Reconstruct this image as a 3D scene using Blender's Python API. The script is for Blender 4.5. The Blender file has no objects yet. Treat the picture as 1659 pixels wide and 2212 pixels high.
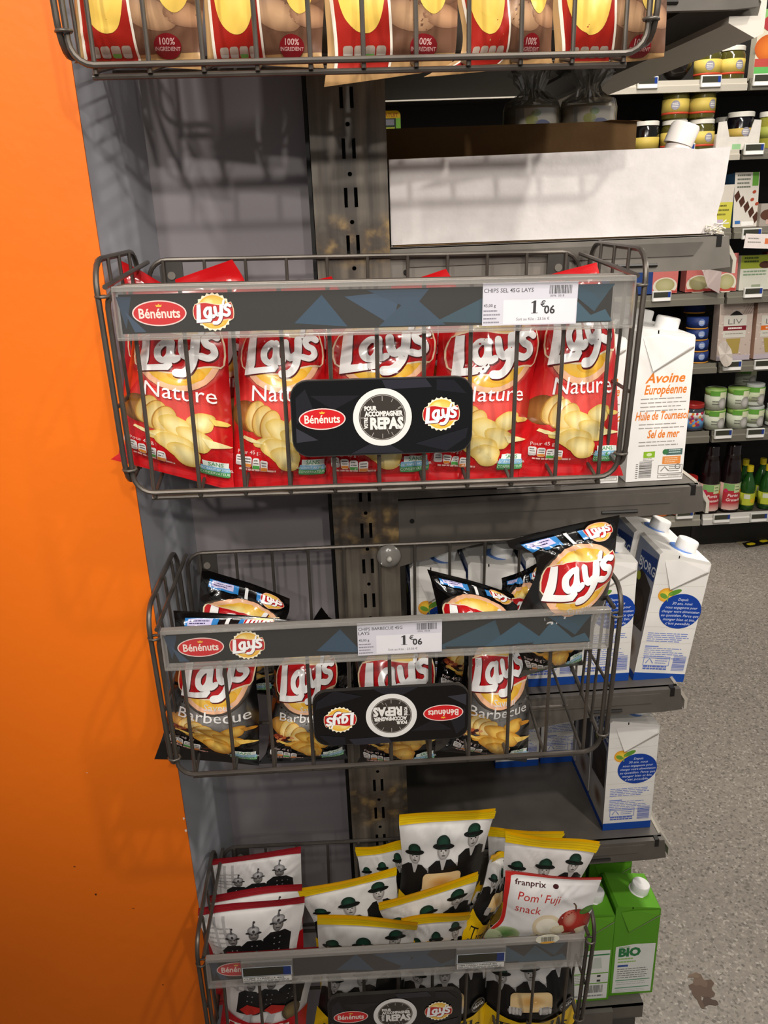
import bpy, bmesh, math, random
import numpy as np
from mathutils import Vector, Matrix
from mathutils.geometry import tessellate_polygon
PI = math.pi
SC = bpy.context.scene
COL = SC.collection
rnd = random.Random(5)

# ------------------------------------------------------------------ camera
IW, IH = 1659, 2212
FPX, PITCH, YAW, ROLL = 1772.6, .3606, .0514, -.0379
CAM = np.array([-.0253, -.9216, 1.33])
_cy, _sy = math.cos(YAW), math.sin(YAW)
FW = np.array([_sy*math.cos(PITCH), _cy*math.cos(PITCH), -math.sin(PITCH)])
_r = np.array([_cy, -_sy, 0.]); _u = np.cross(_r, FW)
RT = math.cos(ROLL)*_r + math.sin(ROLL)*_u
UP = np.cross(RT, FW)
cam_d = bpy.data.cameras.new('camera'); cam = bpy.data.objects.new('camera', cam_d); COL.objects.link(cam)
cam_d.sensor_fit = 'VERTICAL'; cam_d.sensor_height = 36; cam_d.lens = FPX*36/IH; cam_d.clip_start = .01
cam.matrix_world = Matrix(((RT[0], UP[0], -FW[0], CAM[0]), (RT[1], UP[1], -FW[1], CAM[1]), (RT[2], UP[2], -FW[2], CAM[2]), (0, 0, 0, 1)))
SC.camera = cam

# ------------------------------------------------------------------ light
SC.view_settings.view_transform = 'Standard'; SC.view_settings.look = 'None'
SC.view_settings.gamma = 1; SC.view_settings.use_curve_mapping = False
SC.view_settings.exposure = 0.0
world = bpy.data.worlds.new('world'); SC.world = world; world.use_nodes = True
world.node_tree.nodes['Background'].inputs[0].default_value = (1.0, .96, .92, 1)
world.node_tree.nodes['Background'].inputs[1].default_value = .22


def lamp(name, kind, loc, aim, power, size=.1, size_y=None, col=(1, .93, .84), spot=None, blend=.6):
    d = bpy.data.lights.new(name, kind); d.energy = power; d.color = col
    if kind == 'AREA':
        d.size = size
        if size_y: d.shape = 'RECTANGLE'; d.size_y = size_y
    else:
        d.shadow_soft_size = size
    if kind == 'SPOT': d.spot_size = spot; d.spot_blend = blend
    o = bpy.data.objects.new(name, d); COL.objects.link(o); o.location = loc
    o.rotation_euler = (Vector(aim)-Vector(loc)).to_track_quat('-Z', 'Y').to_euler()
    return o


lamp('ceiling_spot', 'SPOT', (-.05, -2.05, 2.47), (-.05, 0, 1.66), 74, .035, spot=1.05, blend=.9)
lamp('ceiling_spot', 'SPOT', (-.8, -1.5, 2.7), (-.42, 0, 1.75), 72, .05, spot=1.0, blend=.8)
lamp('aisle_spot', 'SPOT', (.85, -1.1, 2.75), (.45, .2, .75), 78, .05, spot=.9, blend=.7)
lamp('aisle_tube', 'AREA', (.95, .9, 2.8), (.95, .9, 0), 42, .25, 2.0)
lamp('ceiling_spot', 'SPOT', (.75, -3.2, 2.55), (.0, 0, 1.68), 105, .05, spot=.68, blend=.95)
lamp('ceiling_spot', 'SPOT', (-.55, -3.5, 2.6), (.0, 0, 1.68), 115, .05, spot=.68, blend=.95)
lamp('fill_area', 'AREA', (.1, -1.9, 2.85), (0, 0, 1.4), 12, 1.6, .18)  # soft fill added behind the camera to lift the shadows, no known fitting
lamp('far_aisle_spot', 'SPOT', (3.3, -.35, 2.75), (.1, .2, 1.3), 120, .06, spot=.5, blend=.8)
lamp('aisle_spot', 'SPOT', (1.0, -.2, 2.8), (1.3, 2.0, 1.1), 120, .06, spot=.95, blend=.6)

# ------------------------------------------------------------------ measuring helpers (photo pixel -> point in the place)


def ray(x, y): return FW + RT*(x-IW/2)/FPX + UP*(IH/2-y)/FPX


def at(x, y, Y):
    d = ray(x, y); return CAM + d*(Y-CAM[1])/d[1]


def atz(x, y, Z):
    d = ray(x, y); return CAM + d*(Z-CAM[2])/d[2]


# ------------------------------------------------------------------ colour and materials
def srgb(h):
    h = h.lstrip('#'); o = []
    if len(h) == 3: h = ''.join(c*2 for c in h)
    for i in (0, 2, 4):
        v = int(h[i:i+2], 16)/255
        o.append(v/12.92 if v <= .04045 else ((v+.055)/1.055)**2.4)
    return (*o, 1.)


def C(h): return srgb(h) if isinstance(h, str) else h


MATS = {}


def printed(name, rough=.5, metal=0., spec=.5, coat=0., noise=.0, bump=0., bscale=60., tint=None):
    """surface whose printed colours come from the object's own colour layer"""
    m = bpy.data.materials.new(name); m.use_nodes = True; nt = m.node_tree; b = nt.nodes['Principled BSDF']
    a = nt.nodes.new('ShaderNodeAttribute'); a.attribute_name = 'Col'
    out = a.outputs['Color']
    if noise:
        n = nt.nodes.new('ShaderNodeTexNoise'); n.inputs['Scale'].default_value = 35; n.inputs['Detail'].default_value = 6
        tc = nt.nodes.new('ShaderNodeTexCoord'); nt.links.new(tc.outputs['Object'], n.inputs['Vector'])
        mp = nt.nodes.new('ShaderNodeMapRange'); mp.inputs[1].default_value = .3; mp.inputs[2].default_value = .7
        mp.inputs[3].default_value = 1-noise; mp.inputs[4].default_value = 1+noise*.5
        nt.links.new(n.outputs['Fac'], mp.inputs[0])
        mx = nt.nodes.new('ShaderNodeMix'); mx.data_type = 'RGBA'; mx.blend_type = 'MULTIPLY'; mx.inputs['Factor'].default_value = 1
        nt.links.new(out, mx.inputs[6]); nt.links.new(mp.outputs[0], mx.inputs[7]); out = mx.outputs[2]
    nt.links.new(out, b.inputs['Base Color'])
    b.inputs['Roughness'].default_value = rough; b.inputs['Metallic'].default_value = metal
    b.inputs['Specular IOR Level'].default_value = spec; b.inputs['Coat Weight'].default_value = coat; b.inputs['Coat Roughness'].default_value = .08
    if bump:
        n = nt.nodes.new('ShaderNodeTexNoise'); n.inputs['Scale'].default_value = bscale; n.inputs['Detail'].default_value = 5
        tc = nt.nodes.new('ShaderNodeTexCoord'); nt.links.new(tc.outputs['Object'], n.inputs['Vector'])
        bp = nt.nodes.new('ShaderNodeBump'); bp.inputs['Strength'].default_value = bump; bp.inputs['Distance'].default_value = .002
        nt.links.new(n.outputs['Fac'], bp.inputs['Height']); nt.links.new(bp.outputs['Normal'], b.inputs['Normal'])
    MATS[name] = m
    return m


printed('film', .17, spec=.7, coat=.4, noise=.06)
printed('film_matte', .34, spec=.4, noise=.06)
printed('card', .55, spec=.3, noise=.04)
printed('card_dull', .7, spec=.12, noise=.04)
printed('paint', .5, spec=.4, noise=.07)
printed('wire', .38, metal=.55, spec=.5, noise=.25)
printed('plastic', .35, spec=.5)
printed('gloss', .12, spec=.5, coat=.3)
printed('metal_paint', .42, metal=.15, spec=.5, noise=.14)
printed('cardboard', .8, spec=.2, noise=.1, bump=.25, bscale=120)


def clear(name, alpha, col=(.9, .9, .88), rough=.12, gloss=.12):
    m = bpy.data.materials.new(name); m.use_nodes = True; nt = m.node_tree; nt.nodes.clear()
    o = nt.nodes.new('ShaderNodeOutputMaterial'); t = nt.nodes.new('ShaderNodeBsdfTransparent')
    g = nt.nodes.new('ShaderNodeBsdfGlossy'); g.inputs['Roughness'].default_value = rough
    d = nt.nodes.new('ShaderNodeBsdfDiffuse'); d.inputs['Color'].default_value = (*col, 1)
    a = nt.nodes.new('ShaderNodeMixShader'); a.inputs[0].default_value = alpha
    nt.links.new(t.outputs[0], a.inputs[1]); nt.links.new(d.outputs[0], a.inputs[2])
    lw = nt.nodes.new('ShaderNodeLayerWeight'); lw.inputs['Blend'].default_value = .25
    mp = nt.nodes.new('ShaderNodeMapRange'); mp.inputs[3].default_value = gloss*.4; mp.inputs[4].default_value = gloss*4
    nt.links.new(lw.outputs['Fresnel'], mp.inputs[0])
    b = nt.nodes.new('ShaderNodeMixShader'); nt.links.new(mp.outputs[0], b.inputs[0])
    nt.links.new(a.outputs[0], b.inputs[1]); nt.links.new(g.outputs[0], b.inputs[2]); nt.links.new(b.outputs[0], o.inputs[0])
    MATS[name] = m


clear('clear', .02, gloss=.05); clear('clear_edge', .35, (.42, .40, .37), .2, .12); clear('clear_film', .22, (.7, .68, .6), .15, .3)


def wall_mat(name, col, rough, var, spec=.4, scale=3., bump=.0, stain=None):
    m = bpy.data.materials.new(name); m.use_nodes = True; nt = m.node_tree; b = nt.nodes['Principled BSDF']
    tc = nt.nodes.new('ShaderNodeTexCoord'); n = nt.nodes.new('ShaderNodeTexNoise'); n.inputs['Scale'].default_value = scale; n.inputs['Detail'].default_value = 5
    nt.links.new(tc.outputs['Object'], n.inputs['Vector'])
    r = nt.nodes.new('ShaderNodeValToRGB'); c = C(col)
    r.color_ramp.elements[0].position = .3; r.color_ramp.elements[1].position = .75
    r.color_ramp.elements[0].color = (*[k*(1-var) for k in c[:3]], 1); r.color_ramp.elements[1].color = (*[min(1, k*(1+var*.5)) for k in c[:3]], 1)
    nt.links.new(n.outputs['Fac'], r.inputs[0]); nt.links.new(r.outputs[0], b.inputs['Base Color'])
    b.inputs['Roughness'].default_value = rough; b.inputs['Specular IOR Level'].default_value = spec
    if bump:
        n2 = nt.nodes.new('ShaderNodeTexNoise'); n2.inputs['Scale'].default_value = 60; n2.inputs['Detail'].default_value = 4
        nt.links.new(tc.outputs['Object'], n2.inputs['Vector'])
        bp = nt.nodes.new('ShaderNodeBump'); bp.inputs['Strength'].default_value = bump; bp.inputs['Distance'].default_value = .003
        nt.links.new(n2.outputs['Fac'], bp.inputs['Height']); nt.links.new(bp.outputs[0], b.inputs['Normal'])
    MATS[name] = m
    return m


wall_mat('orange', '#f07411', .5, .1, .35, 2., .12)
wall_mat('grey_panel', '#827d81', .28, .1, .5, 3., .02)
wall_mat('grey_jamb', '#a3a4ac', .45, .12, .4, 4., .05)
wall_mat('dark_panel', '#191613', .6, .2, .3)


def floor_mat():
    m = bpy.data.materials.new('terrazzo'); m.use_nodes = True; nt = m.node_tree; b = nt.nodes['Principled BSDF']
    tc = nt.nodes.new('ShaderNodeTexCoord')
    v = nt.nodes.new('ShaderNodeTexVoronoi'); v.inputs['Scale'].default_value = 230
    nt.links.new(tc.outputs['Object'], v.inputs['Vector'])
    sx = nt.nodes.new('ShaderNodeSeparateColor'); nt.links.new(v.outputs['Color'], sx.inputs[0])
    r = nt.nodes.new('ShaderNodeValToRGB'); r.color_ramp.interpolation = 'CONSTANT'
    cols = [(0, '#7b746b'), (.1, '#8d857c'), (.45, '#958d83'), (.72, '#9e968c'), (.90, '#b2aaa0'), (.96, '#6d665e')]
    e = r.color_ramp.elements; e[0].color = C(cols[0][1]); e[1].position = cols[1][0]; e[1].color = C(cols[1][1])
    for p, h in cols[2:]:
        k = e.new(p); k.color = C(h)
    nt.links.new(sx.outputs[0], r.inputs[0])
    n = nt.nodes.new('ShaderNodeTexNoise'); n.inputs['Scale'].default_value = 2.5; n.inputs['Detail'].default_value = 4
    nt.links.new(tc.outputs['Object'], n.inputs['Vector'])
    mp = nt.nodes.new('ShaderNodeMapRange'); mp.inputs[1].default_value = .3; mp.inputs[2].default_value = .7; mp.inputs[3].default_value = .85; mp.inputs[4].default_value = 1.05
    nt.links.new(n.outputs['Fac'], mp.inputs[0])
    mx = nt.nodes.new('ShaderNodeMix'); mx.data_type = 'RGBA'; mx.blend_type = 'MULTIPLY'; mx.inputs['Factor'].default_value = 1
    nt.links.new(r.outputs[0], mx.inputs[6]); nt.links.new(mp.outputs[0], mx.inputs[7]); nt.links.new(mx.outputs[2], b.inputs['Base Color'])
    b.inputs['Roughness'].default_value = .45
    MATS['terrazzo'] = m


floor_mat()


def post_mat():
    """grey painted steel with brown grime and pale scraped patches where the baskets are hooked in"""
    m = bpy.data.materials.new('grimy_steel'); m.use_nodes = True; nt = m.node_tree; b = nt.nodes['Principled BSDF']
    L = nt.links.new; N = nt.nodes.new
    tc = N('ShaderNodeTexCoord'); sp = N('ShaderNodeSeparateXYZ'); L(tc.outputs['Object'], sp.inputs[0])

    def math_(op, a, bb):
        n = N('ShaderNodeMath'); n.operation = op
        for i, k in enumerate((a, bb)):
            if isinstance(k, (int, float)): n.inputs[i].default_value = k
            elif k is not None: L(k, n.inputs[i])
        return n.outputs[0]
    st = N('ShaderNodeTexNoise'); st.inputs['Scale'].default_value = 1; st.inputs['Detail'].default_value = 4
    mpg = N('ShaderNodeMapping'); mpg.inputs['Scale'].default_value = (90, 90, 5); L(tc.outputs['Object'], mpg.inputs[0]); L(mpg.outputs[0], st.inputs[0])
    bl = N('ShaderNodeTexNoise'); bl.inputs['Scale'].default_value = 55; bl.inputs['Detail'].default_value = 6; L(tc.outputs['Object'], bl.inputs[0])
    mask = None
    for z, w in ((1.292, .03), (.962, .035), (.55, .04)):
        g = math_('MAXIMUM', math_('SUBTRACT', 1, math_('DIVIDE', math_('ABSOLUTE', math_('SUBTRACT', sp.outputs[2], z), None), w)), 0)
        mask = g if mask is None else math_('MAXIMUM', mask, g)
    r1 = N('ShaderNodeValToRGB'); e = r1.color_ramp.elements
    e[0].position = .35; e[0].color = C('#48423c'); e[1].position = .65; e[1].color = C('#6e665b'); L(st.outputs['Fac'], r1.inputs[0])
    r2 = N('ShaderNodeValToRGB'); e = r2.color_ramp.elements
    e[0].position = .42; e[0].color = C('#241e19'); e[1].position = .68; e[1].color = C('#8f7850'); k = e.new(.5); k.color = C('#4a3d30'); L(bl.outputs['Fac'], r2.inputs[0])
    mm = math_('MULTIPLY', math_('MINIMUM', math_('MULTIPLY', mask, 2.2), 1), math_('MINIMUM', math_('MULTIPLY', math_('ADD', bl.outputs['Fac'], -.2), 2.4), 1))
    mx = N('ShaderNodeMix'); mx.data_type = 'RGBA'; L(mm, mx.inputs['Factor']); L(r1.outputs[0], mx.inputs[6]); L(r2.outputs[0], mx.inputs[7])
    L(mx.outputs[2], b.inputs['Base Color']); b.inputs['Roughness'].default_value = .4; b.inputs['Metallic'].default_value = .1
    MATS['grimy_steel'] = m


post_mat()

# ------------------------------------------------------------------ mesh helpers


class G:
    def __init__(s): s.v = []; s.f = []; s.c = []

    def add(s, verts, faces, col):
        o = len(s.v); s.v += [tuple(map(float, p)) for p in verts]; s.f += [tuple(i+o for i in f) for f in faces]
        if isinstance(col, list): s.c += [C(k) for k in col]
        else: s.c += [C(col)]*len(verts)
        return s

    def box(s, a, b, col, bev=0.):
        (x0, y0, z0), (x1, y1, z1) = a, b
        if bev > 0:
            bm = bmesh.new(); bmesh.ops.create_cube(bm, size=1)
            for v in bm.verts: v.co = ((x0+x1)/2+v.co.x*(x1-x0), (y0+y1)/2+v.co.y*(y1-y0), (z0+z1)/2+v.co.z*(z1-z0))
            bmesh.ops.bevel(bm, geom=bm.edges[:], offset=bev, segments=2, affect='EDGES', profile=.5)
            bm.verts.index_update(); s.add([v.co[:] for v in bm.verts], [[v.index for v in f.verts] for f in bm.faces], col); bm.free(); return s
        V = [(x0, y0, z0), (x1, y0, z0), (x1, y1, z0), (x0, y1, z0), (x0, y0, z1), (x1, y0, z1), (x1, y1, z1), (x0, y1, z1)]
        return s.add(V, [(0, 3, 2, 1), (4, 5, 6, 7), (0, 1, 5, 4), (1, 2, 6, 5), (2, 3, 7, 6), (3, 0, 4, 7)], col)

    def prism(s, poly, axis, a, b, col):
        """polygon in the two other axes, extruded along axis from a to b"""
        n = len(poly)

        def mk(p, t):
            q = list(p); q.insert(axis, t); return q
        V = [mk(p, a) for p in poly] + [mk(p, b) for p in poly]
        tri = tessellate_polygon([[Vector((p[0], p[1], 0)) for p in poly]])
        F = [tuple(t) for t in tri] + [tuple(i+n for i in reversed(t)) for t in tri] + [(i, (i+1) % n, (i+1) % n+n, i+n) for i in range(n)]
        return s.add(V, F, col)

    def tube(s, path, r, col, seg=8, closed=False):
        P = [Vector(p) for p in path]; n = len(P); V = []; F = []
        up = None
        for i in range(n):
            if closed: t = P[(i+1) % n]-P[i-1]
            else: t = P[min(i+1, n-1)]-P[max(i-1, 0)]
            t.normalize()
            if up is None:
                up = Vector((0, 0, 1)) if abs(t.z) < .9 else Vector((1, 0, 0))
            a = t.cross(up)
            if a.length < 1e-4: a = t.cross(Vector((0, 1, 0)))
            a.normalize(); b = a.cross(t); up = b
            for k in range(seg):
                an = 2*PI*k/seg; V.append(P[i]+a*(r*math.cos(an))+b*(r*math.sin(an)))
        for i in range(n if closed else n-1):
            for k in range(seg):
                j = (i+1) % n; F.append((i*seg+k, i*seg+(k+1) % seg, j*seg+(k+1) % seg, j*seg+k))
        if not closed: F += [tuple(range(seg))[::-1], tuple((n-1)*seg+k for k in range(seg))]
        return s.add(V, F, col)

    def lathe(s, prof, col=None, seg=24, origin=(0, 0, 0), axis='z'):
        """prof: (radius, height, colour)"""
        V = []; cc = []; n = len(prof)
        for p in prof:
            for k in range(seg):
                an = 2*PI*k/seg; q = (p[0]*math.cos(an), p[0]*math.sin(an), p[1])
                if axis == 'y': q = (q[0], -q[2], q[1])
                V.append((q[0]+origin[0], q[1]+origin[1], q[2]+origin[2])); cc.append(p[2] if len(p) > 2 else col)
        F = [(i*seg+k, i*seg+(k+1) % seg, (i+1)*seg+(k+1) % seg, (i+1)*seg+k) for i in range(n-1) for k in range(seg)]
        if axis == 'y': F = [f for f in F]
        F += [tuple(range(seg))[::-1], tuple((n-1)*seg+k for k in range(seg))]
        return s.add(V, F, cc)

    def build(s, name, mat, parent=None, smooth=False, normals=None, origin=None):
        me = bpy.data.meshes.new(name)
        v = s.v
        if origin is not None: v = [(p[0]-origin[0], p[1]-origin[1], p[2]-origin[2]) for p in v]
        me.from_pydata(v, [], s.f)
        at_ = me.attributes.new('Col', 'FLOAT_COLOR', 'POINT')
        at_.data.foreach_set('color', np.array(s.c, dtype=np.float32).ravel())
        if smooth: me.polygons.foreach_set('use_smooth', [True]*len(me.polygons))
        if smooth == 'auto': me.set_sharp_from_angle(angle=.7)
        me.materials.append(MATS[mat]); me.update()
        if normals is not None: me.normals_split_custom_set_from_vertices(normals)
        o = bpy.data.objects.new(name, me); COL.objects.link(o)
        if parent is not None: o.parent = parent
        if origin is not None and parent is None: o.location = origin
        return o


def tag(o, label, cat, group=None, kind=None):
    o['label'] = label; o['category'] = cat
    if group: o['group'] = group
    if kind: o['kind'] = kind
    return o


def thing(name, label, cat, loc=(0, 0, 0), group=None, rot=(0, 0, 0)):
    o = bpy.data.objects.new(name, None); COL.objects.link(o); o.empty_display_size = .02
    o.location = loc; o.rotation_euler = rot
    return tag(o, label, cat, group)


def copy_tree(o, parent=None):
    c = o.copy(); COL.objects.link(c)
    if parent is not None: c.parent = parent
    for ch in list(o.children): copy_tree(ch, c)
    return c


def dup(root, loc, label, rot=None, group=None):
    r = copy_tree(root); r.location = loc; r['label'] = label
    if rot is not None: r.rotation_euler = rot
    if group: r['group'] = group
    return r


def struct(o, label=None):
    o['kind'] = 'structure'
    if label: o['label'] = label
    return o


# ------------------------------------------------------------------ flat printed artwork (polygons draped on packaging)
_TX = {}


def glyphs(s, bold, shear, res):
    k = (s, bold, shear, res)
    if k in _TX: return _TX[k]
    cu = bpy.data.curves.new('t', 'FONT'); cu.body = s; cu.size = 1; cu.offset = bold; cu.shear = shear; cu.resolution_u = res; cu.fill_mode = 'FRONT'
    ob = bpy.data.objects.new('t', cu); COL.objects.link(ob)
    me = bpy.data.meshes.new_from_object(ob.evaluated_get(bpy.context.evaluated_depsgraph_get()))
    V = np.array([v.co[:2] for v in me.vertices]).reshape(-1, 2); F = [tuple(p.vertices) for p in me.polygons]
    bpy.data.objects.remove(ob); bpy.data.curves.remove(cu); bpy.data.meshes.remove(me)
    _TX[k] = (V, F)
    return V, F


class Art:
    STEP = .00010

    def __init__(s): s.v = []; s.f = []; s.c = []; s.lev = 0; s.k = -1

    def up(s): s.lev += 1; return s

    def raw(s, V, F, col):
        o = len(s.v); s.k = (s.k+1) % 9; lv = s.lev+.09*s.k; s.v += [(float(p[0]), float(p[1]), lv) for p in V]; s.f += [tuple(i+o for i in f) for f in F]
        s.c += [C(k) for k in col] if isinstance(col, list) else [C(col)]*len(V)
        return s

    def poly(s, P, col):
        t = tessellate_polygon([[Vector((p[0], p[1], 0)) for p in P]])
        F = []
        for a, b, c in t:
            cr = (P[b][0]-P[a][0])*(P[c][1]-P[a][1])-(P[b][1]-P[a][1])*(P[c][0]-P[a][0])
            F.append((a, b, c) if cr > 0 else (a, c, b))
        return s.raw(P, F, col)

    def rect(s, x0, y0, x1, y1, col, col2=None):
        return s.raw([(x0, y0), (x1, y0), (x1, y1), (x0, y1)], [(0, 1, 2, 3)], [col, col, col2, col2] if col2 else col)

    def rrect(s, x0, y0, x1, y1, r, col):
        P = []
        for cx, cy, a0 in ((x1-r, y0+r, -90), (x1-r, y1-r, 0), (x0+r, y1-r, 90), (x0+r, y0+r, 180)):
            for k in range(6):
                a = math.radians(a0+18*k); P.append((cx+r*math.cos(a), cy+r*math.sin(a)))
        return s.poly(P, col)

    def ell(s, cx, cy, rx, ry, col, edge=None, rot=0., n=28, wob=0., ph=0., star=0., teeth=0):
        P = []
        ca, sa = math.cos(rot), math.sin(rot)
        rings = (1.,) if edge is None else (.4, .75, 1.)
        cc = [col]; V = [(cx, cy)]; a_, b_ = C(col), C(edge) if edge else None
        for q in rings:
            for k in range(n):
                t = 2*PI*k/n; m = 1+wob*math.sin(3*t+ph)+wob*.6*math.sin(5*t+2*ph)
                if star and q == 1.: m *= 1+star*(1 if k % 2 else -1)
                x, y = rx*q*m*math.cos(t), ry*q*m*math.sin(t)
                V.append((cx+x*ca-y*sa, cy+x*sa+y*ca))
                w = q**1.6 if edge else 0
                cc.append(a_ if edge is None else tuple(a_[i]*(1-w)+b_[i]*w for i in range(4)))
        F = [(0, 1+k, 1+(k+1) % n) for k in range(n)]
        for r in range(len(rings)-1):
            o = 1+r*n; F += [(o+k, o+n+k, o+n+(k+1) % n, o+(k+1) % n) for k in range(n)]
        return s.raw(V, F, cc)

    def ring(s, cx, cy, rx, ry, w, col, n=36):
        V = [(cx+(rx-j*w)*math.cos(2*PI*k/n), cy+(ry-j*w)*math.sin(2*PI*k/n)) for j in (0, 1) for k in range(n)]
        return s.raw(V, [(k, (k+1) % n, n+(k+1) % n, n+k) for k in range(n)], col)

    def stroke(s, P, w, col, cap=True, closed=False, sm=True):
        P = [np.array(p, float) for p in P]
        if sm and len(P) > 2:
            Q = []; n = len(P)
            idx = range(n) if closed else range(n-1)
            for i in idx:
                p0 = P[i-1] if (closed or i > 0) else P[i]; p1 = P[i]; p2 = P[(i+1) % n]; p3 = P[(i+2) % n] if (closed or i+2 < n) else p2
                for k in range(5):
                    t = k/5; Q.append(.5*(2*p1+(p2-p0)*t+(2*p0-5*p1+4*p2-p3)*t*t+(3*p1-p0-3*p2+p3)*t**3))
            if not closed: Q.append(P[-1])
            P = Q
        n = len(P); V = []
        for i in range(n):
            a = P[(i-1) % n] if (closed or i > 0) else P[i]; b = P[(i+1) % n] if (closed or i < n-1) else P[i]
            d = b-a; L = np.hypot(*d) or 1; nn = np.array([-d[1], d[0]])/L*w/2
            V += [P[i]-nn, P[i]+nn]
        F = [(2*i, 2*((i+1) % n), 2*((i+1) % n)+1, 2*i+1) for i in range(n if closed else n-1)]
        s.raw(V, F, col)
        if cap and not closed:
            for p in (P[0], P[-1]): s.ell(p[0], p[1], w/2, w/2, col, n=10)
        return s

    def blob(s, P, col):
        P = [np.array(p, float) for p in P]; n = len(P); Q = []
        for i in range(n):
            p0, p1, p2, p3 = P[i-1], P[i], P[(i+1) % n], P[(i+2) % n]
            for k in range(5):
                t = k/5; Q.append(tuple(.5*(2*p1+(p2-p0)*t+(2*p0-5*p1+4*p2-p3)*t*t+(3*p1-p0-3*p2+p3)*t**3)))
        return s.poly(Q, col)

    def text(s, t, x, y, size, col, align='l', bold=0., shear=0., sx=1., rot=0., res=2, width=None):
        V, F = glyphs(t, bold*1.9, shear, res)
        if len(V) == 0: return s
        V = V.copy(); V[:, 0] -= V[:, 0].min(); w = V[:, 0].max()
        if width: sx = width/(w*size)
        V[:, 0] *= sx; w *= sx
        if align == 'c': V[:, 0] -= w/2
        if align == 'r': V[:, 0] -= w
        V = V*size; ca, sa = math.cos(rot), math.sin(rot)
        V = np.stack([x+V[:, 0]*ca-V[:, 1]*sa, y+V[:, 0]*sa+V[:, 1]*ca], 1)
        return s.raw(V, F, col)

    def lines(s, x0, y0, x1, n, dy, th, col, seed=1, ragged=.25):
        """rows of fine print too small to read"""
        R = random.Random(seed)
        for i in range(n):
            e = x1-(x1-x0)*R.random()*ragged; x = x0; y = y0-i*dy
            while x < e:
                w = min((x1-x0)*(.06+.12*R.random()), e-x); s.rect(x, y, x+w, y+th, col); x += w+(x1-x0)*.02
        return s

    def barcode(s, x0, y0, x1, y1, col, horiz=False, seed=3):
        R = random.Random(seed); L = (y1-y0) if horiz else (x1-x0); t = 0.
        while t < L:
            w = L*(.012+.03*R.random())
            if horiz: s.rect(x0, y0+t, x1, min(y0+t+w, y1), col)
            else: s.rect(x0+t, y0, min(x0+t+w, x1), y1, col)
            t += w+L*(.012+.03*R.random())
        return s

    def sub(s, a, cx, cy, sc, rot=0.):
        ca, sa = math.cos(rot)*sc, math.sin(rot)*sc; o = len(s.v)
        s.v += [(cx+p[0]*ca-p[1]*sa, cy+p[0]*sa+p[1]*ca, s.lev+p[2]) for p in a.v]; s.f += [tuple(i+o for i in f) for f in a.f]; s.c += a.c
        s.lev += int(max([p[2] for p in a.v] or [0]))+1
        return s

    def cut(s, xs, ys, clip=None):
        bm = bmesh.new(); lay = bm.verts.layers.float_color.new('c')
        B = [bm.verts.new(p) for p in s.v]
        for b, c in zip(B, s.c): b[lay] = c
        for f in s.f:
            try: bm.faces.new([B[i] for i in f])
            except ValueError: pass
        def cutp(co, no, **k):
            bmesh.ops.bisect_plane(bm, geom=bm.verts[:]+bm.edges[:]+bm.faces[:], plane_co=co, plane_no=no, dist=1e-7, **k)
        if clip:
            x0, y0, x1, y1 = clip
            cutp((x0, 0, 0), (-1, 0, 0), clear_outer=True); cutp((x1, 0, 0), (1, 0, 0), clear_outer=True)
            cutp((0, y0, 0), (0, -1, 0), clear_outer=True); cutp((0, y1, 0), (0, 1, 0), clear_outer=True)
        for x in xs: cutp((x, 0, 0), (1, 0, 0))
        for y in ys: cutp((0, y, 0), (0, 1, 0))
        bm.verts.index_update()
        s.v = [tuple(v.co) for v in bm.verts]; s.c = [tuple(v[lay]) for v in bm.verts]; s.f = [tuple(v.index for v in f.verts) for f in bm.faces]
        bm.free()
        return s

    def onto(s, g, fn, step=None):
        """lay the artwork on a surface: fn(x, y, lift) -> point"""
        st = step or s.STEP
        g.add([fn(p[0], p[1], (p[2]+1)*st) for p in s.v], s.f, list(s.c))
        return g


# ------------------------------------------------------------------ logos
def script_word(a, col, w=.088):
    """the hand-lettered four-letter word of the crisp logo, about 1 wide, centred"""
    a.poly([(-.375, .21), (-.285, .21), (-.315, -.10), (-.33, -.15), (-.15, -.15), (-.075, -.10), (-.055, -.17), (-.10, -.225), (-.44, -.225), (-.43, -.15)], col)
    a.stroke([(-.07, .09), (-.14, .10), (-.205, .03), (-.205, -.06), (-.15, -.105), (-.09, -.05), (-.07, .06)], w*.85, col)
    a.stroke([(-.065, .10), (-.075, -.03), (-.05, -.105), (.0, -.09)], w*.9, col)
    a.stroke([(.045, .105), (.05, -.01), (.09, -.075), (.15, -.04)], w*.9, col)
    a.stroke([(.20, .125), (.175, -.06), (.13, -.19), (.06, -.255), (-.02, -.255)], w, col)
    a.stroke([(.275, .25), (.25, .165)], w*.6, col, sm=False)
    a.stroke([(.41, .115), (.35, .145), (.285, .11), (.30, .05), (.36, .01), (.37, -.06), (.31, -.10), (.235, -.075)], w*.85, col)
    return a


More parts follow.
